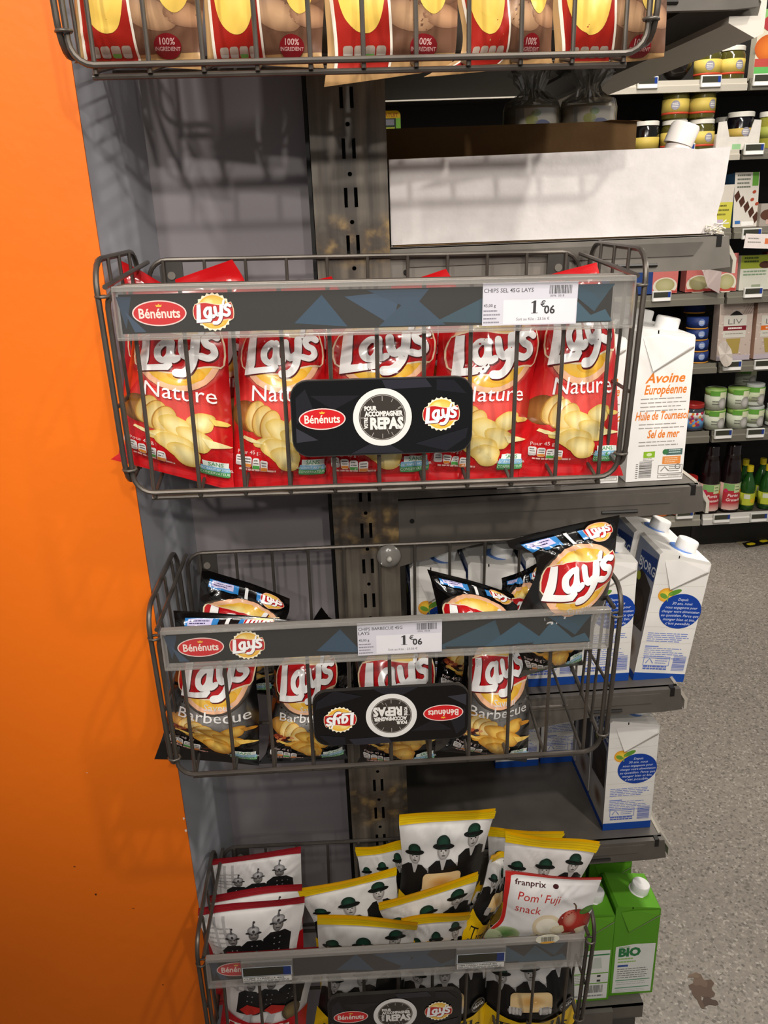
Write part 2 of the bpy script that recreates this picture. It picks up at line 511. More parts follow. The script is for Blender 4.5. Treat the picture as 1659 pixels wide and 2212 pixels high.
def crisp_logo(star=True, band='#c0161c'):
    a = Art()
    if star: a.ell(0, 0, .5, .5, '#fff6d8', n=44, star=.05)
    else: a.ell(0, 0, .52, .52, '#fff3dc', edge='#f3b890')
    a.up(); a.ell(0, 0, .45, .45, '#ffe68c', edge='#f2bb3c')
    a.up(); a.ell(-.12, .26, .16, .12, '#ffefa8', edge='#f9d160'); a.ell(.1, -.3, .22, .1, '#fbd25c', edge='#f0b02a')
    a.up()
    def ribbon(k, col):
        T = [(-.49+.0613*i, .20+.04*math.sin(i*.42)+.002*i+k) for i in range(17)]
        B = [(.49-.0613*i, -.235+.05*math.sin(i*.40+1.0)-k) for i in range(17)]
        E = [(.51+k, .17), (.535+k, .06), (.535+k, -.06), (.515+k, -.17)]; W_ = [(-.515-k, -.17), (-.54-k, -.06), (-.54-k, .05), (-.515-k, .14)]
        a.poly(T+E+B+W_, col)
    ribbon(.022, '#f1dcb8'); a.up(); ribbon(0, band)
    a.up(); sh = Art(); script_word(sh, '#5a0d10', .096); a.sub(sh, .012, -.016, 1.14, .06)
    wd = Art(); script_word(wd, '#ffffff'); a.sub(wd, 0, 0, 1.14, .06)
    return a


def oval_logo():
    a = Art(); a.ell(0, 0, .5, .235, '#f3d5cf', n=40); a.up(); a.ell(0, 0, .475, .212, '#cf1f24', n=40)
    a.up(); a.text('Bénénuts', 0, -.085, .25, '#f6e6dc', 'c', .012, width=.76)
    a.up(); a.poly([(-.045, .115), (.045, .115), (.06, .155), (.02, .145), (0, .175), (-.02, .145), (-.06, .155)], '#f3bf3a')
    return a


STAR_LOGO = crisp_logo(True, '#c21d20'); BAG_LOGO = crisp_logo(False); OVAL = oval_logo()


def chips_heap(a, bbq=False):
    pale, edge = ('#f7e9ac', '#dfbc5c') if not bbq else ('#eec560', '#bd7f22')
    if not bbq: a.ell(.16, .70, .17, .14, '#a8753c', edge='#6f421c', rot=-.4)
    else: a.ell(.2, .72, .19, .13, '#d9a850', edge='#8d5a20', rot=-.4)
    for i, (x, y) in enumerate(((.25, .70), (.32, .66), (.40, .62))):
        a.up(); a.ell(x, y, .105, .152, '#b9853c', rot=-.35); a.up(); a.ell(x+.008, y, .10, .145, '#f4e2a4', edge='#dcb25a', rot=-.35)
    if bbq:
        for i in range(26):
            R = random.Random(i); a.ell(.06+.3*R.random(), .48+.12*R.random(), .03, .022, R.choice(['#8c3a22', '#6b2416', '#b55a34', '#d08d5a', '#3c120c']), n=8, rot=R.random()*3)
    for x, y, rx, ry, r in ((.52, .57, .17, .11, -.5), (.72, .66, .12, .09, .3), (.66, .50, .16, .10, -.3), (.38, .47, .16, .05, .1), (.50, .40, .19, .11, -.25), (.56, .34, .15, .10, -.3)):
        a.up(); a.ell(x, y, rx, ry, pale, edge=edge, rot=r, wob=.07, ph=x*9)
    a.up(); a.poly([(.78, .71), (.83, .65), (.93, .655), (.96, .675), (.93, .69)], edge if bbq else '#f2d06a')
    a.poly([(.72, .53), (.78, .45), (.95, .475), (.97, .485), (.86, .51)], pale); a.poly([(.22, .50), (.14, .525), (.12, .50), (.2, .465), (.34, .45)], pale)
    a.up()


def badges(a, x0, y0, n=4, w=.085):
    for i in range(n):
        x = x0+i*w; y = y0-i*.012
        a.rrect(x, y, x+w*.9, y+.1, .02, '#e9e6e4')
    a.up()
    for i in range(n):
        x = x0+i*w; y = y0-i*.012
        a.rect(x+.004, y+.004, x+w*.86, y+.032, ['#bdb7b4', '#e08a3a', '#4fa04a', '#e08a3a'][i % 4]); a.lines(x+.012, y+.07, x+w*.8, 2, .026, .012, '#6b6663', seed=i)


def lays_art(bbq):
    a = Art()
    if not bbq:
        a.ell(.5, .78, .5, .5, '#e0564e', edge='#c9181c')
    else:
        a.ell(.5, .82, .47, .52, '#8d8a88', edge='#0c0b0b')
    a.up(); a.ell(.52, 1.34, .47, .43, '#ffe9d0', edge='#c9181c' if not bbq else '#2a2320')
    a.up(); hp = Art(); chips_heap(hp, bbq); hp.v = [(p[0]*1.02+.0, (p[1]-.55)*1.12+.53, p[2]) for p in hp.v]; a.sub(hp, 0, 0, 1.)
    a.up(); a.sub(BAG_LOGO, .52, 1.36, .80, .03)
    if not bbq: a.text('Nature', .55, .86, .225, '#ffffff', 'c', 0)
    else:
        a.text('Saveur', .58, .985, .115, '#d8d6d4', 'c', .002); a.text('Barbecue', .53, .83, .205, '#e6e4e2', 'c', .002)
    a.up(); badges(a, .06, .20); a.text('Pour 45 g :', .08, .315, .055, '#f0d8d4', 'l'); a.lines(.1, .165, .5, 1, .03, .015, '#e8b8b0', seed=4)
    a.rrect(.70, .15, .97, .235, .02, '#4d9a58'); a.up(); a.rect(.71, .20, .96, .25, '#7fb6d8'); a.rect(.73, .245, .95, .30, '#e9f2ec')
    a.up(); a.text('SANS', .84, .255, .055, '#5a9a6a', 'c', .008); a.text('COLORANT ARTIFICIEL', .835, .212, .03, '#f0f6f8', 'c'); a.text('CONSERVATEUR', .835, .168, .035, '#dff0e2', 'c')
    if bbq or True:
        b = '#2f7fc4'
        a.rect(.1, 1.80, .42, 1.92, b) if bbq else None
        a.up()
        if bbq:
            a.rect(.13, 1.82, .36, 1.90, '#c9c2e6'); a.rect(.49, 1.78, .525, 1.93, '#e8e8e8'); a.rect(.62, 1.80, .68, 1.92, b)
            a.up(); a.lines(.15, 1.88, .34, 3, .022, .009, '#3a3560'); a.sub(BAG_LOGO, .80, 1.86, .24)
    return a


def lady(a, x, y, s, lean=0., hat='#1d4a38', grin=True):
    """small black and white figure in coat and cloche hat, as printed on the bag; s = head height"""
    k = '#171616'
    a.poly([(x-1.0*s, y-2.6*s), (x+1.05*s, y-2.6*s), (x+1.0*s, y-.95*s), (x+.55*s, y-.55*s), (x-.5*s, y-.55*s), (x-.98*s, y-.95*s)], k)
    a.up(); a.poly([(x-.24*s, y-.5*s), (x+.24*s, y-.5*s), (x+.06*s, y-1.15*s), (x-.06*s, y-1.15*s)], '#b9b6b4')
    a.up(); a.ell(x, y, .40*s, .52*s, '#d6d2cf', edge='#8a8683', rot=lean)
    a.up(); a.ell(x-.15*s, y+.02*s, .07*s, .04*s, '#2a2828', n=8); a.ell(x+.15*s, y+.02*s, .07*s, .04*s, '#2a2828', n=8)
    a.ell(x, y-.12*s, .05*s, .1*s, '#9a9693', n=8); a.ell(x, y-.28*s, .14*s, .045*s, '#4a4644' if grin else '#777', n=8)
    a.ell(x, y+.28*s, .72*s, .2*s, '#141615', rot=lean)
    a.up(); a.ell(x, y+.5*s, .46*s, .38*s, hat, edge='#12241c', rot=lean)
    a.up(); a.ell(x, y+.3*s, .47*s, .09*s, '#101312', rot=lean)


def fireman(a, x, y, s, gold=False):
    k = '#1b1a1b'
    a.poly([(x-1.05*s, y-3.0*s), (x+1.05*s, y-3.0*s), (x+1.0*s, y-.95*s), (x+.5*s, y-.5*s), (x-.5*s, y-.5*s), (x-1.0*s, y-.95*s)], k)
    a.up()
    for i in range(3):
        a.ell(x-.2*s, y-1.0*s-.5*i*s, .06*s, .06*s, '#8a8888', n=8); a.ell(x+.2*s, y-1.0*s-.5*i*s, .06*s, .06*s, '#8a8888', n=8)
    a.ell(x, y-.05*s, .36*s, .45*s, '#8f8b88', edge='#4f4b49')
    a.up(); a.ell(x-.13*s, y, .06*s, .04*s, '#222', n=8); a.ell(x+.13*s, y, .06*s, .04*s, '#222', n=8); a.rect(x-.14*s, y-.28*s, x+.14*s, y-.2*s, '#3a3535')
    a.ell(x, y+.18*s, .58*s, .13*s, '#2a2a2b')
    a.up(); a.ell(x, y+.42*s, .42*s, .34*s, '#c9c7c8', edge='#6f6d6f'); a.poly([(x-.1*s, y+.6*s), (x+.1*s, y+.6*s), (x+.03*s, y+1.05*s), (x-.03*s, y+1.05*s)], '#59575a')
    a.up(); a.ell(x, y+.28*s, .1*s, .14*s, '#3a393b', n=10); a.ell(x+.05*s, y+1.08*s, .09*s, .1*s, '#3b3536', n=8)


def serif_word(a, x, y, h, col):
    """the word on the farmhouse crisps, drawn as thick and thin serif letters; h = capital height"""
    t = h*.15; n = h*.07
    def vs(px, y0, y1, w=t, foot=True, head=True):
        a.rect(px-w/2, y0, px+w/2, y1, col)
        if foot: a.rect(px-w*1.1, y0, px+w*1.1, y0+n*.7, col)
        if head: a.rect(px-w*1.1, y1-n*.7, px+w*.4, y1, col)
    X = x+h*.38; vs(X, y, y+h, head=False); a.rect(X-h*.4, y+h-n, X+h*.4, y+h, col)
    a.rect(X-h*.4, y+h*.76, X-h*.36, y+h, col); a.rect(X+h*.36, y+h*.76, X+h*.4, y+h, col)
    X += h*.5; xh = h*.62
    a.poly([(X-h*.05, y+xh), (X+h*.1, y+xh), (X+h*.27, y+h*.05), (X+h*.2, y-h*.02)], col); a.stroke([(X+h*.42, y+xh), (X+h*.2, y-h*.05), (X+h*.02, y-h*.22)], n, col, sm=False)
    a.rect(X-h*.1, y+xh-n*.6, X+h*.16, y+xh, col); a.rect(X+h*.32, y+xh-n*.6, X+h*.52, y+xh, col)
    X += h*.68
    for _ in range(2):
        vs(X, y, y+xh); a.stroke([(X+t*.3, y+xh*.7), (X+h*.14, y+xh*.95), (X+h*.24, y+xh*.88)], n*1.3, col); X += h*.40
    X += h*.10
    a.stroke([(X-h*.17, y+xh*.55), (X+h*.17, y+xh*.55), (X+h*.12, y+xh*.93), (X-h*.04, y+xh*.98), (X-h*.19, y+xh*.5), (X-h*.06, y+h*.05), (X+h*.18, y+h*.10)], n*1.5, col)
    X += h*.42
    for _ in range(2): vs(X, y, y+h*1.05); X += h*.30
    X += h*.04
    a.stroke([(X+h*.14, y+xh*.85), (X, y+xh*.97), (X-h*.12, y+xh*.75), (X+h*.03, y+xh*.5), (X+h*.15, y+xh*.22), (X, y+h*.03), (X-h*.14, y+h*.1)], n*1.4, col)
    return X+h*.2-x


def farm_art(red):
    A = 1.5; a = Art(); main = '#f2c50c' if not red else '#b51420'
    a.rect(0, .0, 1, 1.42, '#dedbd8', '#e6e4e2')
    a.up()
    if not red:
        for i in range(12): a.ell(.1+.08*i, .96+.02*math.sin(i*2), .07, .05, '#b9b5b2', n=10)
        a.up(); a.poly([(.0, .5), (1, .5), (1, .98), (.86, 1.02), (.62, .98), (.47, .92), (.2, .95), (0, .86)], '#171616'); a.up(); lady(a, .80, 1.24, .155, -.1); a.up(); lady(a, .15, 1.10, .145, .1); a.up(); lady(a, .47, 1.16, .165)
        a.up(); a.rrect(.25, .70, .70, .94, .06, '#e9cb96'); a.up(); a.ell(.47, .83, .17, .08, '#cf9a4c', edge='#e9cb96')
        a.up()
        for sx in (.30, .62):
            a.ell(sx, .705, .075, .05, '#bdb9b6', edge='#7d7977')
            for i in range(4): a.stroke([(sx-.05+.035*i, .75), (sx-.05+.035*i, .67)], .022, '#c9c5c2', sm=False)
        a.ell(.87, .70, .10, .10, '#161616'); a.up(); a.ring(.87, .70, .085, .085, .008, '#8c8884'); a.text('great', .87, .725, .045, '#d8d4d0', 'c'); a.text('taste', .87, .675, .07, '#ffffff', 'c', .008)
    else:
        for x in (.13, .22): a.rect(x, .95, x+.03, 1.36, '#b9b6b6')
        a.lines(.06, 1.2, .3, 5, .06, .02, '#b5b2b2', 4, .1)
        a.up(); fireman(a, .76, 1.19, .145, True); a.up(); fireman(a, .52, 1.12, .14); a.up(); fireman(a, .30, 1.07, .13)
        a.up()
        for x in (.30, .58): a.poly([(x-.1, .74), (x-.02, .83), (x+.14, .80), (x+.13, .72), (x, .67)], '#c22a22'); a.poly([(x-.03, .67), (x+.05, .70), (x+.03, .55), (x-.06, .55)], '#b9b7b8')
        a.ell(.80, .70, .1, .13, '#8a744a', edge='#4e4230')
    a.up()
    a.poly([(0, 0), (1, 0), (1, .66), (.86, .60), (.6, .53), (.35, .55), (.12, .62), (0, .68)], main)
    a.up(); b = Art(); L = serif_word(b, 0, 0, 1, '#1c1a12' if not red else '#efe4dc'); a.sub(b, .10, .30, .8/L)
    a.text('hand cooked English crisps', .5, .235, .05, '#4a3f10' if not red else '#e8c8c0', 'c'); a.text('mature cheddar' if not red else 'sweet chilli', .5, .13, .10, '#3a3210' if not red else '#f0e0d8', 'c')
    a.up(); a.rect(-.01, 1.405, 1.01, 1.51, '#f2cc10' if not red else '#a3202a'); a.rect(-.01, -.01, 1.01, .06, main)
    a.up()
    for y in (1.43, 1.455, 1.48): a.rect(0, y, 1, y+.006, '#d9b208' if not red else '#8a1a22')
    return a


def apple_art():
    a = Art(); a.rect(0, 0, 1, 1.2, '#f1efee'); a.up()
    a.poly([(0, 1.13), (0, 1.2), (1, 1.2), (1, 1.17), (.1, 1.165)], '#cf2a24'); a.poly([(0, 0), (.045, 0), (.035, .6), (.06, 1.17), (0, 1.2)], '#cf2a24')
    a.text('franprix', .1, 1.045, .1, '#4a1f22', 'l', .008); a.ell(.525, 1.07, .03, .03, '#4a1f22')
    a.text("Pom' Fuji", .14, .84, .165, '#cb2a28', 'l', 0, .15, width=.46); a.text('snack', .12, .66, .165, '#cb2a28', 'l', 0, .15, width=.28)
    a.ell(.5, .5, .17, .16, '#f4ead2', edge='#e6d2b0'); a.ell(.8, .56, .2, .19, '#c0392e', edge='#8f2a20')
    a.up(); a.ell(.74, .62, .08, .12, '#e0a890', edge='#c0443a'); a.ell(.93, .72, .09, .05, '#5f8f3a', edge='#3f6f2a', rot=.4); a.stroke([(.80, .72), (.79, .80), (.76, .84)], .015, '#5b3a22'); a.ell(.5, .5, .13, .11, '#fbf5e4')
    for x, y in ((.62, .46), (.74, .36), (.9, .44), (.45, .34)): a.ell(x, y, .08, .06, '#f6eed4', edge='#e8d9b0', wob=.1, ph=x*7)
    a.ell(.15, .30, .12, .1, '#5f9a44', edge='#c9d8a8'); a.ell(.05, .24, .1, .07, '#cfdcae'); a.ell(.35, .26, .16, .07, '#f0e2b4', edge='#e2cf98'); a.ell(.68, .22, .2, .08, '#f3e6c0', edge='#e6d5a6')
    return a


def kraft_art():
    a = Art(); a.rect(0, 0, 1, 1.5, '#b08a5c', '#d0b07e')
    a.up(); a.poly([(.42, .10), (1, .12), (1, 1.2), (.42, 1.0)], '#6a4a38')
    a.up(); a.ell(.75, .62, .3, .22, '#b98a6c', edge='#5f4232'); a.ell(.62, .34, .2, .09, '#caa27c', edge='#8e6a50', rot=-.2); a.ell(.88, .36, .16, .08, '#c79a76', edge='#84604a')
    a.up(); a.poly([(.08, .05), (.50, .05), (.46, .45), (.52, 1.5), (.04, 1.5), (.06, .5)], '#a3231a')
    a.up(); a.poly([(.06, .05), (.085, .05), (.065, .5), (.045, 1.5), (.02, 1.5), (.04, .5)], '#f1e8da'); a.poly([(.49, .05), (.51, .05), (.475, .45), (.53, 1.5), (.51, 1.5), (.455, .45)], '#f1e8da')
    a.up(); a.blob([(.10, .95), (.09, .6), (.13, .36), (.22, .25), (.33, .24), (.41, .34), (.45, .6), (.47, 1.2), (.09, 1.2)], '#f0c95e'); a.blob([(.53, .72), (.58, .56), (.66, .50), (.72, .40), (.80, .36), (.87, .41), (.92, .52), (1., .56), (1, 1.2), (.53, 1.2)], '#f0cb62'); a.up(); a.ell(.27, .64, .13, .30, '#f5d578', edge='#f0c95e'); a.ell(.77, .74, .17, .24, '#f4d47a', edge='#f0cb62')
    a.up(); a.ell(.22, .8, .05, .16, '#f7df90', edge='#f2cf66'); a.ell(.82, .9, .03, .02, '#a8622a'); a.poly([(.83, .87), (.86, .93), (.88, .86)], '#b0602a')
    a.ell(.74, .155, .105, .08, '#7c141c'); a.up()
    a.text('100%', .74, .165, .06, '#cfa8a4', 'c', .008); a.text('INGREDIENT', .74, .128, .034, '#cfa8a4', 'c', .004)
    for i in range(4): a.rrect(.12+.085*i, .09, .195+.085*i, .16, .02, '#a8988c')
    a.up()
    for i in range(4): a.rect(.125+.085*i, .095, .19+.085*i, .115, ['#b5b0aa', '#b5b0aa', '#5fa04a', '#b5b0aa'][i])
    return a


NU, NV, SEAL = 30, 50, 3


def prep(a, A): return a.cut([i/NU for i in range(1, NU)], [A*j/NV for j in range(1, NV)], (0, 0, 1, A))


ARTS = {'red': (prep(lays_art(False), 2.), 2., '#c4161b', '#bf141a', 'film'), 'black': (prep(lays_art(True), 2.), 2., '#0d0c0c', '#0b0a0a', 'film'),
        'cheddar': (prep(farm_art(False), 1.5), 1.5, '#dedbd8', '#f2c50c', 'film_matte'), 'chilli': (prep(farm_art(True), 1.5), 1.5, '#dedbd8', '#a3202a', 'film_matte'),
        'apple': (prep(apple_art(), 1.2), 1.2, '#f1efee', '#cf2a24', 'film_matte'), 'kraft': (prep(kraft_art(), 1.5), 1.5, '#cda672', '#cfa976', 'film_matte')}


def hermite(vs, P, v):
    """smooth curve through the measured outline points"""
    vs = np.array(vs, float); P = np.array(P, float); n = len(vs)
    T = np.zeros_like(P)
    for i in range(n):
        a, b = max(i-1, 0), min(i+1, n-1); T[i] = (P[b]-P[a])/(vs[b]-vs[a])
    out = np.zeros((len(v), 3))
    for k, x in enumerate(v):
        i = min(max(np.searchsorted(vs, x)-1, 0), n-2); h = vs[i+1]-vs[i]; t = (x-vs[i])/h
        out[k] = (2*t**3-3*t*t+1)*P[i]+(t**3-2*t*t+t)*h*T[i]+(-2*t**3+3*t*t)*P[i+1]+(t**3-t*t)*h*T[i+1]
    return out


def bag(kind, label, rows, thick=.022, seed=1, wrk=1., group=None, name='crisp_bag', cat='bag of crisps', art=True):
    """rows: (v, (px, py, depth) left, (px, py, depth) right) from the bottom (0) to the top (1)"""
    arts, A, body, seal, mat = ARTS[kind]
    rows = sorted(rows)
    v = np.linspace(0, 1, NV+1); u = np.linspace(0, 1, NU+1)
    L = hermite([r[0] for r in rows], [at(*r[1]) for r in rows], v); Rr = hermite([r[0] for r in rows], [at(*r[2]) for r in rows], v)
    P0 = L[:, None]*(1-u)[None, :, None]+Rr[:, None]*u[None, :, None]
    W = np.linalg.norm(Rr-L, axis=1).mean()
    du = np.gradient(P0, axis=1); dv = np.gradient(P0, axis=0); N = np.cross(du, dv); N /= np.linalg.norm(N, axis=2, keepdims=True)+1e-12
    s = SEAL/NV; vv = np.clip((v-s)/(1-2*s), 0, 1)
    g = np.sin(PI*vv)**.55; h = 1-np.abs(2*u-1)**2.6
    B = thick*g[:, None]*h[None, :]
    R = np.random.RandomState(seed); X, Y = np.meshgrid(u, v*A)
    D = np.zeros_like(B)
    for k in range(int(26*wrk)+8):
        end = R.randint(4); cx = R.rand(); cy = A*s if end < 2 else A*(1-s)
        if end == 3 and k % 2: cx = R.choice([.02, .98]); cy = A*R.rand()
        an = R.uniform(-.9, .9)+(PI/2 if cy < A/2 else -PI/2)
        if cx in (.02, .98): an = R.uniform(-.7, .7)+(0 if cx < .5 else PI)
        ln = R.uniform(.18, .5); dx, dy = math.cos(an), math.sin(an)
        al = (X-cx)*dx+(Y-cy)*dy; pe = (X-cx)*-dy+(Y-cy)*dx; w = R.uniform(.02, .05)
        D += R.uniform(.4, 1.)*R.choice([-1, 1])*(pe/w)*np.exp(-(pe/w)**2)*np.exp(-np.maximum(al, 0)/ln*1.6)*(al > -.05)
    for k in range(5):
        cx, cy, rr = R.rand(), A*R.uniform(.1, .9), R.uniform(.15, .35); an = R.rand()*6.3; q = (X-cx)*math.cos(an)+(Y-cy)*math.sin(an); D += R.choice([-1.1, 1.1])*np.abs(np.clip(q/rr, -1, 1))*np.exp(-((X-cx)**2+(Y-cy)**2)/rr**2)*1.2
    D += .5*np.sin(X*7+R.rand()*6+Y*3)*.4+.35*np.sin(Y*9+R.rand()*6-X*4)
    env = np.minimum(1, np.minimum(vv, 1-vv)[:, None]*9+.05)*np.minimum(1, np.minimum(u, 1-u)[None, :]*8+.1)
    D = D*(.0046 if mat == 'film' else .0034)*wrk*env
    rid = np.zeros(NV+1); rid[:SEAL+1] = .0006*(np.arange(SEAL+1) % 2); rid[-SEAL-1:] = .0006*(np.arange(SEAL+1) % 2)
    wave = .0025*np.sin(X*R.uniform(3, 6)+R.rand()*6)*(np.clip(1-np.minimum(v, 1-v)*9, 0, 1))[:, None]
    F = P0+N*(B+D+rid[:, None]+wave)[:, :, None]; K = P0-N*(B*.85-D*.3-wave+.0006)[:, :, None]
    du = np.gradient(F, axis=1); dv = np.gradient(F, axis=0); NF = np.cross(du, dv); NF /= np.linalg.norm(NF, axis=2, keepdims=True)+1e-12
    base = P0[0].mean(0); root = thing(name, label, cat, tuple(base), group)
    nx = NU+1

    def samp(x, y):
        fu = np.clip(x*NU, 0, NU-1e-6); fv = np.clip(y/A*NV, 0, NV-1e-6); i = fu.astype(int); j = fv.astype(int); a = (fu-i)[:, None]; b = (fv-j)[:, None]
        def bl(M): return M[j, i]*(1-a)*(1-b)+M[j, i+1]*a*(1-b)+M[j+1, i]*(1-a)*b+M[j+1, i+1]*a*b
        n = bl(NF); return bl(F), n/np.linalg.norm(n, axis=1, keepdims=True)
    if art:
        av = np.array(arts.v); ap, an_ = samp(av[:, 0], av[:, 1]); ap = ap+an_*((av[:, 2]+1)*.00011)[:, None]
        acen = [av[f[0], 1] for f in arts.f]; amid = np.array([np.mean([av[i, 1] for i in f]) for f in arts.f])/A
    for nm, j0, j1 in (('bottom_seal', 0, SEAL), ('body', SEAL, NV-SEAL), ('top_seal', NV-SEAL, NV)):
        G_ = G(); nn = []
        col = body if nm == 'body' else seal
        if kind in ('cheddar', 'chilli', 'apple') and nm == 'bottom_seal': col = seal
        m = (j1-j0+1)*nx
        fa = F[j0:j1+1].reshape(-1, 3)-base; ka = K[j0:j1+1].reshape(-1, 3)-base
        q = [(j*nx+i, j*nx+i+1, (j+1)*nx+i+1, (j+1)*nx+i) for j in range(j1-j0) for i in range(NU)]
        G_.add(fa, q, col); G_.add(ka, [f[::-1] for f in q], col)
        nfl = NF[j0:j1+1].reshape(-1, 3); nn = [nfl, -nfl]
        if art:
            lo, hi = j0/NV, j1/NV; sel = [k for k in range(len(arts.f)) if lo <= amid[k] < hi]
            if sel:
                ids = sorted({i for k in sel for i in arts.f[k]}); mp = {i: n for n, i in enumerate(ids)}
                G_.add(ap[ids]-base, [tuple(mp[i] for i in arts.f[k]) for k in sel], [arts.c[i] for i in ids]); nn.append(an_[ids])
        G_.build(nm, mat, root, True, np.concatenate(nn).tolist())
    return root


# ------------------------------------------------------------------ the setting
FLOOR_Y1 = 2.05
g = G(); g.box((-3, -3, -.05), (4, 3.2, 0), '#888888'); fl = struct(g.build('floor', 'terrazzo'))
st = G(); a = Art(); R0 = random.Random(2)
for px, py, rx, ry, c in ((1520, 2135, .020, .018, '#5b4638'), (1512, 2120, .012, .012, '#6a5546'), (1530, 2165, .016, .008, '#4a362b'), (1508, 2155, .006, .02, '#5b4638'), (1500, 2108, .01, .005, '#76614f')):
    p = atz(px, py, 0); a.up(); a.ell(p[0], p[1], rx, ry, c, n=18, wob=.25, ph=px)
a.onto(st, lambda x, y, h: (x, y, .0003+h)); s_ = st.build('stain', 'paint', fl); s_['label'] = 'dried brown stain'
EX, EY, JX, JY = -.2507, -.06, -.2167, .06
g = G(); g.box((-2.5, EY, 0), (EX, EY+.02, 3.0), '#ee7a1a'); wl = struct(g.build('wall_left', 'orange'))
g = G(); a = Art()
for px, py, rx, ry, c in ((161, 1872, .0016, .0012, '#7a4312'), (207, 1932, .0013, .0018, '#4a2408'), (397, 1768, .0012, .002, '#e8d8c8'), (402, 1794, .0014, .0022, '#eadccc'), (188, 1669, .001, .0006, '#e8c8a8'), (352, 2127, .001, .0014, '#7a3f10'), (288, 1962, .002, .0008, '#94490f')):
    p = at(px, py, EY); a.up(); a.ell(min(p[0], EX-.0015), p[2], rx, ry, c, n=10, wob=.2, ph=px)
a.onto(g, lambda x, y, h: (x, EY-.0001-h, y), .00003); k_ = g.build('scuff_mark', 'paint', wl); k_['label'] = 'small dark specks and pale chips in the orange paint'
g = G(); g.prism([(EX-.0005, EY+.0005), (JX, JY), (JX, JY+.02), (EX-.03, JY+.02), (EX-.03, EY+.0205)], 2, 0, 3.0, '#777'); struct(g.build('wall_side', 'grey_jamb'))
g = G(); g.box((JX-.02, JY+.0005, 0), (-.0445, JY+.02, 3.0), '#777'); struct(g.build('wall_back', 'grey_panel'))
g = G(); g.box((-.6, 2.5, 0), (2.8, 2.55, 3), '#222'); struct(g.build('wall_far', 'dark_panel'))

# ------------------------------------------------------------------ shelving the baskets hang from
GREY = '#625d57'; GREYL = '#78736c'
gon = thing('shelving_unit', 'grey steel gondola shelving with slotted end post and cantilever shelves of cartons', 'shelving', (0, .45, 0))
GO = (0, .45, 0)


def slotted(x0, x1, z0, z1, y):
    """front sheet of the post with real slots and round holes"""
    g = G(); z = z0; pitch = .0471
    ex = [x0, -.0071, -.0034, .0034, .0071, x1]
    k = 0
    while z < z1:
        zs = [z, z+.012, z+.0207, z+.0400, z+pitch]
        for i in range(5):
            for j in range(4):
                if j == 2 and i in (1, 3): continue
                if j == 0 and i == 2:
                    cz = z-.004; n = 12; r = .0023
                    inn = [(r*math.cos(2*PI*q/n+PI/4), y, cz+.01+r*math.sin(2*PI*q/n+PI/4)) for q in range(n)]
                    def sq(q):
                        t = 2*PI*q/n+PI/4; c, s = math.cos(t), math.sin(t); m = max(abs(c), abs(s)); return (.0034*c/m, y, cz+.01+.006*s/m)
                    out = [sq(q) for q in range(n)]
                    out = [(p[0], p[1], min(max(p[2], zs[0]), zs[1])) for p in out]
                    g.add(inn+out, [(n+q, n+(q+1) % n, (q+1) % n, q) for q in range(n)], '#777'); continue
                g.add([(ex[i], y, zs[j]), (ex[i+1], y, zs[j]), (ex[i+1], y, zs[j+1]), (ex[i], y, zs[j+1])], [(0, 1, 2, 3)], '#777')
        z += pitch; k += 1
    top = z
    for xx in (x0, x1): g.add([(xx, y, z0), (xx, y+.06, z0), (xx, y+.06, top), (xx, y, top)], [(0, 1, 2, 3)], '#777')
    return g


